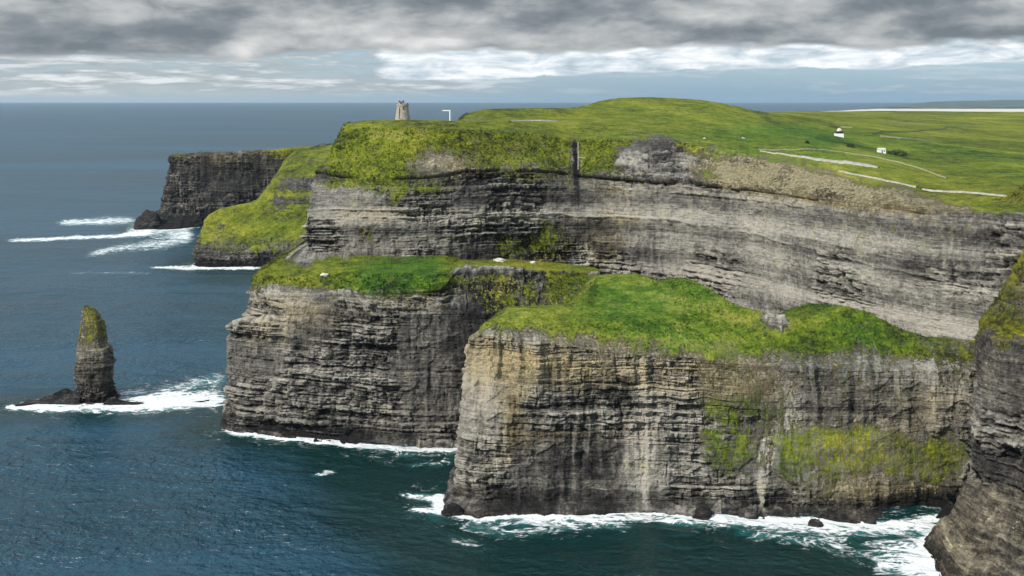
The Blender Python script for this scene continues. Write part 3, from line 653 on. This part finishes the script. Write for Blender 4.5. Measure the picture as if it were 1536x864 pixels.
# ------------------------------------------------------------------ sea
def make_sea():
    du = 2.0
    us = np.arange(-420, 1960 + du, du)
    vs = np.concatenate([[154.0, 154.25, 154.6], np.arange(155, 330, 1.1), np.arange(330, 900, 1.05), np.geomspace(901, 2600, 60)])
    U, V = np.meshgrid(us, vs)
    d = sea_d(V)
    x = (U - UC) / F_ * d; y = d
    z = np.zeros_like(x)
    row_gap = np.abs(np.gradient(d, axis=0)); col_gap = du / F_ * d
    wind = (0.55, 0.83)
    for wl, A in ((70, 0.8), (28, 1.0), (12, 0.75), (6, 0.3)):
        q = x * 0.35 + y * 0.94; p = x * 0.94 - y * 0.35
        k = np.clip(1.6 - 2.2 * np.maximum(row_gap * 0.9, col_gap) / (wl * 0.5), 0, 1)
        z += A * k * 2 * (1 - np.abs(2 * vn(p / wl / 1.9, q / wl, wl) - 1) - 0.5) * 0.55
    foam = np.zeros_like(x)
    # surf along every shore, as a distance in metres
    near = np.full_like(x, 1e9)
    for s in SHORES:
        seg = np.linalg.norm(np.diff(s, axis=0), axis=1)
        t = np.concatenate([[0], np.cumsum(seg)])
        tt = np.arange(0, t[-1], 2.5 if s[:, 1].mean() < 900 else 6)
        q = np.stack([np.interp(tt, t, s[:, 0]), np.interp(tt, t, s[:, 1])], -1)
        lo, hi = q.min(0) - 120, q.max(0) + 120
        sel = (x > lo[0]) & (x < hi[0]) & (y > lo[1]) & (y < hi[1])
        idx = np.nonzero(sel)
        px, py = x[idx], y[idx]
        best = np.full(len(px), 1e18)
        for i in range(len(q)):
            np.minimum(best, (px - q[i, 0]) ** 2 + (py - q[i, 1]) ** 2, out=best)
        near[idx] = np.minimum(near[idx], np.sqrt(best))
    wob = fbm(x / 25, y / 25, 1, 3) * 10
    foam += 1.0 * sstep(5, 0.8, near + wob * 0.45) + 0.24 * sstep(32, 3, near + wob * 1.5)
    def strip(pts, hw, val, soft=1.0):
        nonlocal foam
        pts = np.array(pts, float)
        c = np.interp(us, pts[:, 0], pts[:, 1], left=np.nan, right=np.nan)
        w = np.interp(us, pts[:, 0], pts[:, 2])
        e = np.minimum(us - pts[0, 0], pts[-1, 0] - us)
        ef = sstep(0, 25, e)
        q = np.abs(V - c[None] - 3.0 * fbm(U / 22, V / 9, hw, 3)) / (w[None] * hw)
        foam += np.nan_to_num(val * np.exp(-q ** 2) * ef[None])
    # white water where the photograph has it: (u, v, half height)
    strip([(0, 612, 3), (60, 614, 5), (130, 615, 7), (190, 613, 9), (260, 607, 9), (345, 603, 8)], 1, 1.0)
    strip([(165, 592, 6), (240, 585, 10), (300, 575, 11), (350, 568, 10)], 1, 0.62)
    strip([(185, 600, 6), (345, 592, 10)], 1, 0.6)
    strip([(0, 361, 2.5), (100, 358, 3.2), (200, 352, 3), (235, 349, 3)], 1, 1.1)
    strip([(75, 335, 4), (150, 332, 6), (215, 330, 6)], 1, 0.85)
    strip([(120, 385, 4), (180, 372, 7), (250, 365, 9), (300, 355, 9)], 1, 0.72)
    strip([(180, 347, 7), (300, 350, 9)], 1, 0.72)
    strip([(215, 402, 2.0), (280, 402, 3), (400, 402, 3)], 1, 1.0)
    strip([(90, 410, 1.5), (180, 409, 2), (240, 412, 2)], 1, 0.4)
    strip([(325, 640, 4), (350, 650, 4), (420, 657, 4), (520, 668, 4), (560, 673, 4), (640, 676, 3), (700, 676, 2.5)], 1, 0.9)
    strip([(590, 742, 2), (640, 746, 4), (680, 752, 5)], 1, 0.8)
    strip([(600, 763, 3), (640, 768, 5), (720, 774, 7), (820, 778, 7), (950, 778, 7), (1060, 784, 7), (1200, 790, 7), (1330, 795, 9), (1420, 792, 14)], 1, 0.66)
    strip([(680, 790, 8), (760, 795, 14), (860, 790, 11), (960, 792, 9)], 1, 0.32)
    strip([(1100, 800, 6), (1250, 815, 16), (1330, 830, 30), (1410, 840, 40), (1500, 845, 40)], 1, 0.42)
    strip([(1300, 840, 20), (1380, 845, 30), (1450, 850, 30)], 1, 0.40)
    strip([(458, 714, 2.5), (490, 709, 4), (515, 706, 2.5)], 1, 0.75)
    strip([(600, 700, 2), (640, 698, 4), (690, 694, 5)], 1, 0.42)
    strip([(580, 683, 3), (640, 684, 3), (690, 682, 3)], 1, 0.3)
    strip([(62, 628, 1.5), (80, 628, 2), (98, 628, 1.5)], 1, 0.7)
    strip([(660, 805, 3), (700, 815, 8), (740, 820, 8)], 1, 0.35)
    foam -= 0.15 * (foam < 0.05)
    # cliff's dark reflection painted into the cove water; teal shallows inshore, blue outside
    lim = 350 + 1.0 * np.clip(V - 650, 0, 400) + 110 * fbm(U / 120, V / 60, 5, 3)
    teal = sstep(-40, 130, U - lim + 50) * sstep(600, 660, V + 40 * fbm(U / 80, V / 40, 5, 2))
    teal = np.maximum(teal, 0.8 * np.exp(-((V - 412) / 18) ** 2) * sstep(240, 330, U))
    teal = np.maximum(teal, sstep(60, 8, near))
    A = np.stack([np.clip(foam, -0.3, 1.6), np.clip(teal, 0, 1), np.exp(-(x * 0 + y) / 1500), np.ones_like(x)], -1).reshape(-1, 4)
    P = np.stack([x, y, z], -1)[::-1]
    A = A.reshape(len(vs), len(us), 4)[::-1]
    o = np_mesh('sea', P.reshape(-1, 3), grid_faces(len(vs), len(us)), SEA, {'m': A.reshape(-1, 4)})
    tag(o, kind='structure')
make_sea()

# ------------------------------------------------------------------ far shore
def ridge_mesh(name, pts, d, depth, mat, rough, seed):
    us = np.linspace(pts[0][0], pts[-1][0], 240)
    top = np.interp(us, [p[0] for p in pts], [p[1] for p in pts])
    n = 24
    t = np.linspace(0, 1, n)[:, None]
    x = ((us - UC) / F_ * d)[None] + 0 * t
    y = d + depth * t + 0 * x
    zt = (H_ - (top - VH) / F_ * d)[None]
    prof = np.sin(np.pi * np.clip(t * 0.98 + 0.01, 0, 1)) ** 0.6
    z = zt * prof + rough * fbm(x / (rough * 20), y / (rough * 20), seed, 4) * prof - 1.0 + 0 * x
    o = np_mesh(name, np.stack([x, y, z], -1).reshape(-1, 3), grid_faces(n, 240), mat)
    return tag(o, kind='structure')
ridge_mesh('distant_limestone_shore', [(1150, 172), (1300, 167), (1330, 165), (1360, 164.0), (1480, 163.8), (1700, 163.8)], 6500, 900, M_LIME, 3, 3)
ridge_mesh('distant_mountain', [(1400, 162), (1430, 157), (1470, 153), (1520, 151.5), (1580, 150), (1700, 149), (1800, 152)], 22000, 4000, M_FAR, 30, 5)

# ------------------------------------------------------------------ small things on the land
bpy.context.view_layer.update()

def on_land(u, v, obj=plateau):
    """the spot on the ground seen at a place in the photograph"""
    o = Vector((0, 0, H_)); dr = Vector(((u - UC) / F_, 1.0, -(v - VH) / F_)).normalized()
    hit, loc, nrm, _ = obj.ray_cast(o, dr, distance=6000)
    return loc.copy() if hit else None

def drop(x, y, obj=plateau):
    hit, loc, nrm, _ = obj.ray_cast(Vector((x, y, 400)), Vector((0, 0, -1)))
    return loc.z if hit else 0.0

def tower():
    p = Vector(W(604, 181.5, 812)); p.z = drop(p.x, p.y) - 0.3
    s = 812 / F_
    root = empty('lookout_tower', p)
    tag(root, 'weathered stone lookout tower with crenellated top at the cliff edge', 'tower')
    top = float(W(0, 156, 812)[2]) - p.z
    n = 24
    bm = bmesh.new()
    rings = []
    for z, r in ((0, 6.6), (0.8, 6.3), (top * 0.5, 5.3), (top * 0.86, 4.6), (top * 0.88, 5.0), (top, 5.0), (top, 4.2), (top * 0.93, 4.2)):
        rings.append([bm.verts.new((r * math.cos(2 * math.pi * i / n), r * math.sin(2 * math.pi * i / n), z)) for i in range(n)])
    for a, b in zip(rings, rings[1:]):
        for i in range(n): bm.faces.new((a[i], a[(i + 1) % n], b[(i + 1) % n], b[i]))
    bm.faces.new(rings[-1])
    bm_obj('wall', bm, M_STONE, root)
    for i in range(0, n, 3):
        bm = bmesh.new()
        a0, a1 = 2 * math.pi * i / n, 2 * math.pi * (i + 1.6) / n
        q = []
        for z in (top + 0.003, top + 1.1):
            for r, a in ((4.25, a0), (4.95, a0), (4.95, a1), (4.25, a1)):
                q.append(bm.verts.new((r * math.cos(a), r * math.sin(a), z)))
        for f in ((0, 1, 2, 3), (4, 7, 6, 5), (0, 4, 5, 1), (1, 5, 6, 2), (2, 6, 7, 3), (3, 7, 4, 0)): bm.faces.new([q[k] for k in f])
        bm_obj('merlon', bm, M_STONE, root)
    bm = bmesh.new(); add_box(bm, -3.0, 0.9, -1.5, 1.8, top * 0.93 + 0.004, top + 2.1)
    add_box(bm, -3.2, -2.2, -1.7, 2.0, top + 2.103, top + 2.7); add_box(bm, 0.1, 1.1, -1.7, 2.0, top + 2.103, top + 2.9)
    bm_obj('turret', bm, M_SLATE, root)
    for x, z0, z1, w in ((-1.9, 1.5, top * 0.8, 0.45), (1.2, top * 0.66, top * 0.82, 0.5)):
        bm = bmesh.new()
        r0 = 6.3 + (5.3 - 6.3) * (z0 / (top * .5)) if z0 < top * .5 else 5.3 - 0.7 * ((z0 / top - .5) / .36)
        r1 = 5.3 - 0.7 * ((z1 / top - .5) / .36)
        y0 = -math.sqrt(max(r0 * r0 - x * x, 1)) - 0.12; y1 = -math.sqrt(max(r1 * r1 - x * x, 1)) - 0.12
        q = [bm.verts.new(c) for c in ((x - w, y0, z0), (x + w, y0, z0), (x + w, y1, z1), (x - w, y1, z1), (x - w, y0 + 1, z0), (x + w, y0 + 1, z0), (x + w, y1 + 1, z1), (x - w, y1 + 1, z1))]
        for f in ((0, 1, 2, 3), (4, 7, 6, 5), (0, 4, 5, 1), (1, 5, 6, 2), (2, 6, 7, 3), (3, 7, 4, 0)): bm.faces.new([q[k] for k in f])
        bm_obj('window', bm, M_DARK, root)
tower()

def bar(bm, a, b, r, n=8):
    a, b = Vector(a), Vector(b); d = (b - a).normalized()
    u = d.orthogonal().normalized(); w = d.cross(u)
    A, B = [], []
    for i in range(n):
        t = 2 * math.pi * i / n; o = u * math.cos(t) * r + w * math.sin(t) * r
        A.append(bm.verts.new(a + o)); B.append(bm.verts.new(b + o))
    for i in range(n): bm.faces.new((A[i], A[(i + 1) % n], B[(i + 1) % n], B[i]))
    bm.faces.new(A); bm.faces.new(B)

def mast():
    p = Vector(W(675, 182, 808)); p.z = drop(p.x, p.y)
    root = empty('mast', p)
    tag(root, 'white mast with one short arm standing right of the stone tower', 'mast')
    h = float(W(0, 165, 808)[2]) - p.z
    bm = bmesh.new(); bar(bm, (0, 0, -1), (0, 0, h), 0.5); bm_obj('post', bm, M_WHITE, root)
    bm = bmesh.new(); add_box(bm, -6.2, -0.503, -0.4, 0.4, h - 0.85, h - 0.05); bm_obj('arm', bm, M_WHITE, root)
mast()

def gully_pole():
    p = on_land(867, 252)
    if p is None: return
    root = empty('pole', (p.x, p.y - 2.0, p.z))
    tag(root, 'thin white pole with short side arm in the dark cliff gully', 'pole')
    d = p.y - 2
    h = float(W(0, 213, d)[2]) - p.z; k = float(W(0, 236, d)[2]) - p.z
    bm = bmesh.new(); bar(bm, (0, 0, -1), (0, 0, h), 0.3); bm_obj('post', bm, M_LIME, root)
    bm = bmesh.new(); bar(bm, (0.303, 0, k), (5.6, 0, k - 0.6), 0.3); bm_obj('arm', bm, M_LIME, root)
gully_pole()

def rounded_hut(u, v, wpx, label):
    p = on_land(u, v)
    s = p.y / F_
    root = empty('hut', p)
    tag(root, label, 'hut')
    w = wpx * s; h = 3.2
    bm = bmesh.new(); add_box(bm, -w * .55, w * .45, -2.6, 2.6, -1.5, h); bm_obj('wall', bm, M_WHITE, root)
    bm = bmesh.new(); add_box(bm, -w * .40, w * .40, -2.4, 2.4, h + 0.003, h + 2.0); bm_obj('window_band', bm, M_DARK, root)
    bm = bmesh.new()
    n = 20; rings = []
    for i in range(6):
        a = i / 5 * math.pi / 2 * 0.96
        rings.append([bm.verts.new((math.cos(a) * w * .34 * math.cos(2 * math.pi * j / n), math.cos(a) * 3.0 * math.sin(2 * math.pi * j / n), h + 2.003 + math.sin(a) * 3.6)) for j in range(n)])
    for a, b in zip(rings, rings[1:]):
        for j in range(n): bm.faces.new((a[j], a[(j + 1) % n], b[(j + 1) % n], b[j]))
    bm.faces.new(rings[-1]); bm.faces.new(rings[0])
    bm_obj('roof', bm, M_LIME, root, True)
rounded_hut(1259, 205, 12, 'white hut with pale domed roof and dark band in the green fields')

def cottage(u, v, wpx, label):
    p = on_land(u, v); s = p.y / F_
    root = empty('cottage', p); tag(root, label, 'cottage')
    w = wpx * s; h = 2.6; dp = 4.0
    bm = bmesh.new(); add_box(bm, -w / 2, w / 2, -dp / 2, dp / 2, -1.2, h)
    for x in (-w / 2, w / 2):
        pass
    bm_obj('wall', bm, M_WHITE, root)
    bm = bmesh.new()
    e = 0.25
    q = [bm.verts.new(c) for c in ((-w / 2 - e, -dp / 2 - e, h + .003), (w / 2 + e, -dp / 2 - e, h + .003), (w / 2 + e, dp / 2 + e, h + .003), (-w / 2 - e, dp / 2 + e, h + .003), (-w / 2 - e, 0, h + 1.5), (w / 2 + e, 0, h + 1.5))]
    for f in ((0, 1, 2, 3), (0, 4, 5, 1), (3, 2, 5, 4), (0, 3, 4), (1, 5, 2)): bm.faces.new([q[k] for k in f])
    bm_obj('roof', bm, M_LIME, root)
    bm = bmesh.new(); add_box(bm, -0.5, 0.5, -dp / 2 - 0.06, -dp / 2 + 0.1, 0, 2.0); bm_obj('door', bm, M_DARK, root)
    bm = bmesh.new(); add_box(bm, w * .22, w * .38, -dp / 2 - 0.06, -dp / 2 + 0.1, 0.9, 1.9); bm_obj('window', bm, M_DARK, root)
cottage(1322, 229, 11, 'small white cottage beside a dark bush above the pale path')

def bush(u, v, wpx, hpx, label, seed):
    p = on_land(u, v)
    if p is None: return None
    s = p.y / F_
    rs = np.random.default_rng(seed)
    n = 700
    w, h = wpx * s / 2, hpx * s
    q = rs.normal(size=(n, 3)); q /= np.linalg.norm(q, axis=1, keepdims=True); q *= rs.random((n, 1)) ** 0.4
    c = np.stack([q[:, 0] * w, q[:, 1] * w * 0.7, np.abs(q[:, 2]) * h * (0.7 + 0.5 * rs.random(n))], -1)
    e1 = rs.normal(size=(n, 3)); e2 = rs.normal(size=(n, 3)); l = (0.10 + 0.12 * rs.random((n, 1))) * min(w, h)
    P = np.stack([c - e1 * l, c + e2 * l, c + e1 * l, c - e2 * l], 1).reshape(-1, 3)
    o = np_mesh('bush', P, np.arange(4 * n).reshape(n, 4), M_BUSH, smooth=False)
    o.location = p
    tag(o, label, 'bush')
    return o
bush(1345, 232, 34, 6, 'low wide dark bush growing beside the white cottage', 1)
bush(1211, 215, 6, 4, 'tiny round dark bush alone left of the domed hut', 2)
bush(1276, 221, 12, 5, 'ragged dark bush just below the domed hut', 3)

def ribbon(name, pts, mat=M_PATH, lift=0.8, n=200):
    """pts (u, v, width in metres) laid over the ground"""
    wp = []
    for u, v, w in pts:
        p = on_land(u, v)
        if p is not None: wp.append((p.x, p.y, w * 0.6))
    wp = np.array(wp); t = np.linspace(0, 1, len(wp)); tt = np.linspace(0, 1, n)
    x = pchip(t, wp[:, 0], tt); y = pchip(t, wp[:, 1], tt); w = pchip(t, wp[:, 2], tt)
    w = w * (1 + 0.5 * fbm(tt * 25, tt * 0, 2, 2))
    dx, dy = np.gradient(x), np.gradient(y); L = np.hypot(dx, dy) + 1e-6
    nx, ny = -dy / L, dx / L
    m = 7; P = []
    for k in range(m):
        a = (k / (m - 1) - 0.5)
        for i in range(n):
            xx, yy = x[i] + nx[i] * w[i] * a, y[i] + ny[i] * w[i] * a
            P.append((xx, yy, drop(xx, yy) + (lift if 0 < k < m - 1 else -0.6)))
    o = np_mesh(name, np.array(P), grid_faces(m, n)[:, ::-1] if False else grid_faces(m, n), mat)
    return tag(o, kind='structure')
ribbon('path', [(1140, 227, 2), (1170, 231, 5), (1200, 235.5, 8), (1230, 240, 14), (1260, 243.5, 18), (1290, 247, 18), (1308, 250, 12), (1318, 252, 4)])
ribbon('path', [(765, 182.5, 5), (790, 181.5, 8), (815, 181.5, 6), (835, 182, 4)])
ribbon('path', [(1258, 257.5, 2), (1290, 263.5, 3.5), (1330, 272, 4.5), (1374, 281, 5)])
ribbon('path', [(1384, 284.5, 3), (1400, 287, 5), (1450, 289, 4.5), (1500, 294, 4), (1540, 299, 4), (1600, 306, 4)])
ribbon('path', [(1136, 224, 2), (1200, 224.5, 2), (1260, 228, 2), (1330, 240, 2), (1380, 253, 2), (1420, 268, 2)], M_WALLST)

def field_wall(pts, label):
    wp = [on_land(u, v) for u, v in pts]; wp = [p for p in wp if p is not None]
    x = np.interp(np.linspace(0, 1, 60), np.linspace(0, 1, len(wp)), [p.x for p in wp])
    y = np.interp(np.linspace(0, 1, 60), np.linspace(0, 1, len(wp)), [p.y for p in wp])
    prof = [(-0.9, -0.5), (-0.7, 1.3), (0.7, 1.3), (0.9, -0.5)]
    P = []
    for a, h in prof:
        for i in range(60): P.append((x[i], y[i] + a, drop(x[i], y[i]) + h * (1 + 0.3 * random.random())))
    o = np_mesh('field_wall', np.array(P), grid_faces(4, 60), M_WALLST, smooth=False)
    tag(o, label, 'stone wall', 'low stone walls dividing the fields')
field_wall([(1310, 201.5), (1360, 198.5), (1390, 196), (1420, 193.5)], 'low stone wall climbing the field right of the domed hut')
field_wall([(1320, 205), (1350, 208), (1400, 212)], 'low stone wall running down the field above the white cottage')
field_wall([(1330, 183), (1400, 186), (1475, 187)], 'long low stone wall across the far fields near the skyline')
field_wall([(1245, 190.5), (1260, 191), (1278, 192)], 'short low stone wall just behind the domed hut')

# ------------------------------------------------------------------ grass tufts
def grass():
    rs = np.random.default_rng(5)
    P = np.concatenate([t[0] for t in TUFTS]); N = np.concatenate([t[1] for t in TUFTS]); A = np.concatenate([t[2] for t in TUFTS])
    n = len(P); B = 5
    P = P + np.stack([rs.normal(0, .3, n), rs.normal(0, .3, n), 0 * P[:, 0]], -1)
    up = np.array([0, 0, 1.0]) * 0.6 + N * 0.8
    sz = (0.30 + 0.75 * rs.random(n) ** 3) * np.clip(P[:, 1] / 620, 0.8, 1.4)
    V = []
    for b in range(B):
        a = rs.random(n) * 2 * np.pi
        side = np.stack([np.cos(a), np.sin(a), 0 * a], -1)
        lean = rs.normal(0, 0.55, (n, 3)); lean[:, 2] = 0
        tip = P + (up + lean) * sz[:, None]
        w = side * (sz * 0.32)[:, None]
        base = P + lean * 0.25 * sz[:, None] - up * 0.2
        V.append(np.stack([base - w, base + w, tip], 1))
    V = np.stack(V, 1).reshape(-1, 3)
    A = A.copy(); A[:, 0] = 1.3; A[:, 1] = np.clip(A[:, 1] + rs.normal(0, 0.12, n), 0, 1); A[:, 3] = A[:, 3] + rs.normal(0, 0.15, n)
    A = np.repeat(A, B * 3, axis=0)
    o = np_mesh('grass_tufts', V, np.arange(len(V)).reshape(-1, 3), CLIFF, {'m': A}, smooth=False)
    tag(o, kind='stuff')
grass()

# ------------------------------------------------------------------ boulders
def boulder(u, v, wpx, hpx, obj, label, seed, mat=M_LIME):
    p = on_land(u, v, obj)
    if p is None: return
    s = p.y / F_
    wpx, hpx = wpx * 0.8, hpx * 0.75
    bm = bmesh.new(); bmesh.ops.create_icosphere(bm, subdivisions=3, radius=1.0)
    rs = np.random.default_rng(seed); o = rs.random(3) * 40
    for w in bm.verts:
        c = w.co
        f = 1 + 1.3 * float(fbm(c.x * 1.3 + o[0], c.y * 1.3 + o[1], c.z * 1.3 + o[2], 3))
        w.co = Vector((c.x * f * wpx * s / 2, c.y * f * wpx * s / 2.6, c.z * f * hpx * s / 2))
    b = bm_obj('boulder', bm, mat)
    b.location = (p.x, p.y, p.z + hpx * s * 0.2)
    tag(b, label, 'boulder')
bpy.context.view_layer.update()
obs = {o.name: o for o in bpy.data.objects}
boulder(487, 414, 13, 8, obs['middle_headland'], 'white boulder on the olive grass at the left end of the middle ledge', 1)
boulder(750, 392, 22, 9, obs['middle_headland'], 'broad white boulder on the ledge right of the vivid green patch', 2)
boulder(800, 395, 12, 6, obs['middle_headland'], 'flat pale boulder lying right of the broad white boulder on the ledge', 3)
boulder(1115, 208, 6, 4, plateau, 'small white boulder in the grass right below the rounded green hill', 4)
boulder(1057, 209, 6, 5, plateau, 'pale boulder at the top of the brown crumbling slope', 5)

def sea_rock(u, v, wpx, hpx, label, seed):
    d = sea_d(v); s = d / F_
    n = 48; m = 30
    th = np.linspace(0, 2 * np.pi, n, endpoint=False)[None, :]; ph = np.linspace(-0.35, 0.5 * np.pi, m)[:, None]
    x = np.cos(ph) * np.cos(th); y = np.cos(ph) * np.sin(th); z = np.sin(ph) + 0 * th
    f = 1 + 0.9 * fbm(x * 1.2 + seed * 7, y * 1.2, z * 1.2, 4)
    w, h = wpx * s / 2, hpx * s
    P = np.stack([x * f * w, y * f * w * 0.8, z * f * h], -1)
    dd, tn = rock_field((x - y) * w * 2, P[..., 2] * 2, 20 + seed, 0.25)
    P = P + np.stack([x, y, z], -1) * (dd * 0.6)[..., None]
    A = np.stack([np.full_like(tn, -.6), np.full_like(tn, .1), 0.16 + tn * 0.6, np.full_like(tn, 0.2)], -1).reshape(-1, 4)
    P = np.concatenate([P.reshape(-1, 3), [[0, 0, float(P[-1, :, 2].max())]]]); A = np.concatenate([A, A[-1:]])
    F = grid_faces(m, n, True)
    k = (m - 1) * n
    cap = np.stack([k + np.arange(0, n, 2), k + np.arange(1, n, 2), k + (np.arange(0, n, 2) + 2) % n, np.full(n // 2, m * n)], -1)
    o = np_mesh('sea_rock', P, np.concatenate([F, cap]), CLIFF, {'m': A})
    o.location = ((u - UC) * s, d, 0)
    tag(o, label, 'rock')
sea_rock(222, 343, 36, 27, 'black rounded rock in the surf off the tip of the far dark headland', 1)
sea_rock(1053, 779, 28, 20, 'dark jagged rock standing at the foot of the front cliff', 2)
sea_rock(1225, 789, 22, 9, 'low dark rock awash below the green patch of the front cliff', 3)
sea_rock(678, 771, 34, 12, 'low brown rock at the left foot of the front cliff', 4)

# ------------------------------------------------------------------ air
def haze():
    x0, x1, y0, y1 = -52000.0, 52000.0, -400.0, 62600.0
    bm = bmesh.new(); add_box(bm, x0, x1, y0, y1, -12.0, 330.0)
    m = bpy.data.materials.new('haze'); m.use_nodes = True
    nt = m.node_tree; nt.nodes.clear()
    out = nt.nodes.new('ShaderNodeOutputMaterial'); v = nt.nodes.new('ShaderNodeVolumePrincipled')
    v.inputs['Color'].default_value = (0.55, 0.76, 0.95, 1); v.inputs['Density'].default_value = HAZE
    v.inputs['Anisotropy'].default_value = 0.2
    nt.links.new(v.outputs[0], out.inputs['Volume'])
    o = bm_obj('haze', bm, m); tag(o, kind='stuff')
HAZE = 0.000012
import os
if HAZE > 0 and not os.environ.get('NOHAZE'): haze()

# ------------------------------------------------------------------ light
SUN = Vector((-0.60, -0.50, 0.72)).normalized()
sun = bpy.data.lights.new('sun', 'SUN'); sun.energy = 4.8; sun.angle = R(2.0); sun.color = (1.0, 0.95, 0.87)
so = bpy.data.objects.new('sun', sun); COL.objects.link(so)
so.rotation_euler = SUN.to_track_quat('Z', 'Y').to_euler()
so.location = (-600, -600, 900)

world = bpy.data.worlds.new('World'); sc.world = world; world.use_nodes = True
def make_sky():
    nt = world.node_tree; bg = nt.nodes['Background']
    sky = nt.nodes.new('ShaderNodeTexSky'); sky.sky_type = 'NISHITA'; sky.sun_disc = False
    sky.sun_elevation = math.asin(SUN.z); sky.sun_rotation = math.atan2(SUN.x, SUN.y)
    sky.altitude = 200; sky.air_density = 1.0; sky.dust_density = 0.6; sky.ozone_density = 1.5
    ST = 0.1
    tc = nt.nodes.new('ShaderNodeTexCoord')
    D = X(nt, tc.outputs['Generated'])
    x, y, z = sep(nt, D)
    hd = (x * x + y * y)._m('POWER', 0.5) + 1e-5
    E = z / hd                                   # tangent of the elevation
    az = x._m('ARCTAN2', y)
    K = 1.0 / ST
    def c(r, g, b): return (r * K, g * K, b * K)
    # open sky under the clouds: pale and blue to the right, grey to the left
    low = mixc(nt, az.step(-0.45, 0.25), c(0.46, 0.54, 0.59), c(0.13, 0.31, 0.50))
    low = mixc(nt, E.step(0.0, 0.05), low, c(0.34, 0.50, 0.64))
    skyc = mixc(nt, 0.72, X(nt, sky.outputs[0]), low)
    # broken streaks of cloud
    v1 = comb(nt, az * 8.0, E * 90.0, 3.0)
    n1 = noise(nt, v1, 1.0, 7.0, 0.58, 0.4)
    n1b = noise(nt, comb(nt, az * 24.0, E * 190.0, 7.0), 1.0, 5.0, 0.6, 0.3)
    s1 = n1 * 0.7 + n1b * 0.3
    side = az.step(0.05, -0.12)
    m1 = (s1 + side * 0.08).step(0.46, 0.60) * E.step(-0.001, 0.012)
    streak = ramp(nt, n1b * 0.5 + n1 * 0.5, [(0.38, c(0.25, 0.30, 0.335)), (0.50, c(0.43, 0.47, 0.49)), (0.60, c(0.80, 0.83, 0.85))])
    col = mixc(nt, m1 * (0.20 + side * 0.65), skyc, streak)
    # bright bank of cumulus to the right
    n2 = noise(nt, comb(nt, az * 20.0, E * 62.0, 1.0), 1.0, 8.0, 0.58, 0.5)
    n2b = noise(nt, comb(nt, az * 5.0, E * 10.0, 9.0), 1.0, 3.0, 0.5)
    bot = 0.016 + az.step(0.0, 0.28) * 0.010 + (n2b - 0.5) * 0.022 + (n2 - 0.5) * 0.02
    m2 = E.step(bot, bot + 0.012) * az.step(-0.17, -0.08)
    m2 = (m2 + (n2 - 0.5) * 1.7 * m2 + (n2 - 0.5) * 0.15).step(0.28, 0.55)
    white = ramp(nt, n2 * 0.7 + n1b * 0.3, [(0.36, c(0.40, 0.49, 0.56)), (0.47, c(0.62, 0.70, 0.76)), (0.58, c(0.92, 0.95, 0.97))])
    col = mixc(nt, m2, col, white)
    # heavy grey deck above
    n3 = noise(nt, comb(nt, az * 9.0, E * 27.0, 5.0), 1.0, 3.0, 0.5, 0.2)
    n5 = noise(nt, comb(nt, az * 22.0, E * 54.0, 4.0), 1.0, 6.0, 0.58, 0.2)
    n4 = noise(nt, comb(nt, az * 3.2, E * 15.0, 2.0), 1.0, 2.0, 0.5)
    lump = (n3 - 0.5) * 0.85 + (n5 - 0.5) * 0.58 + (n4 - 0.5) * 0.55 + 0.5
    eb = 0.049 - az.step(-0.1, -0.35) * 0.012
    m3 = (E + (n3 - 0.5) * 0.030 + (n5 - 0.5) * 0.014).step(eb - 0.003, eb + 0.005)
    deck = ramp(nt, lump, [(0.30, c(0.170, 0.200, 0.225)), (0.42, c(0.245, 0.275, 0.298)), (0.52, c(0.365, 0.388, 0.402)), (0.66, c(0.52, 0.535, 0.535)), (0.78, c(0.70, 0.71, 0.70))])
    up = E.step(0.18, 0.9)
    deck = mixc(nt, up, deck, c(0.70, 0.84, 1.02))
    col = mixc(nt, m3, col, deck)
    nt.links.new(col.k, bg.inputs['Color'])
    bg.inputs['Strength'].default_value = ST
make_sky()

sc.view_settings.view_transform = 'Standard'
sc.view_settings.look = 'None'
sc.view_settings.exposure = 0.15
sc.view_settings.gamma = 1.0
sc.view_settings.use_curve_mapping = False
sc.cycles.max_bounces = 4
sc.cycles.diffuse_bounces = 2
sc.cycles.glossy_bounces = 2
sc.cycles.volume_bounces = 0
sc.cycles.use_denoising = True
sc.cycles.denoising_prefilter = 'ACCURATE'
sc.cycles.sample_clamp_direct = 1.6
sc.cycles.sample_clamp_indirect = 2.0
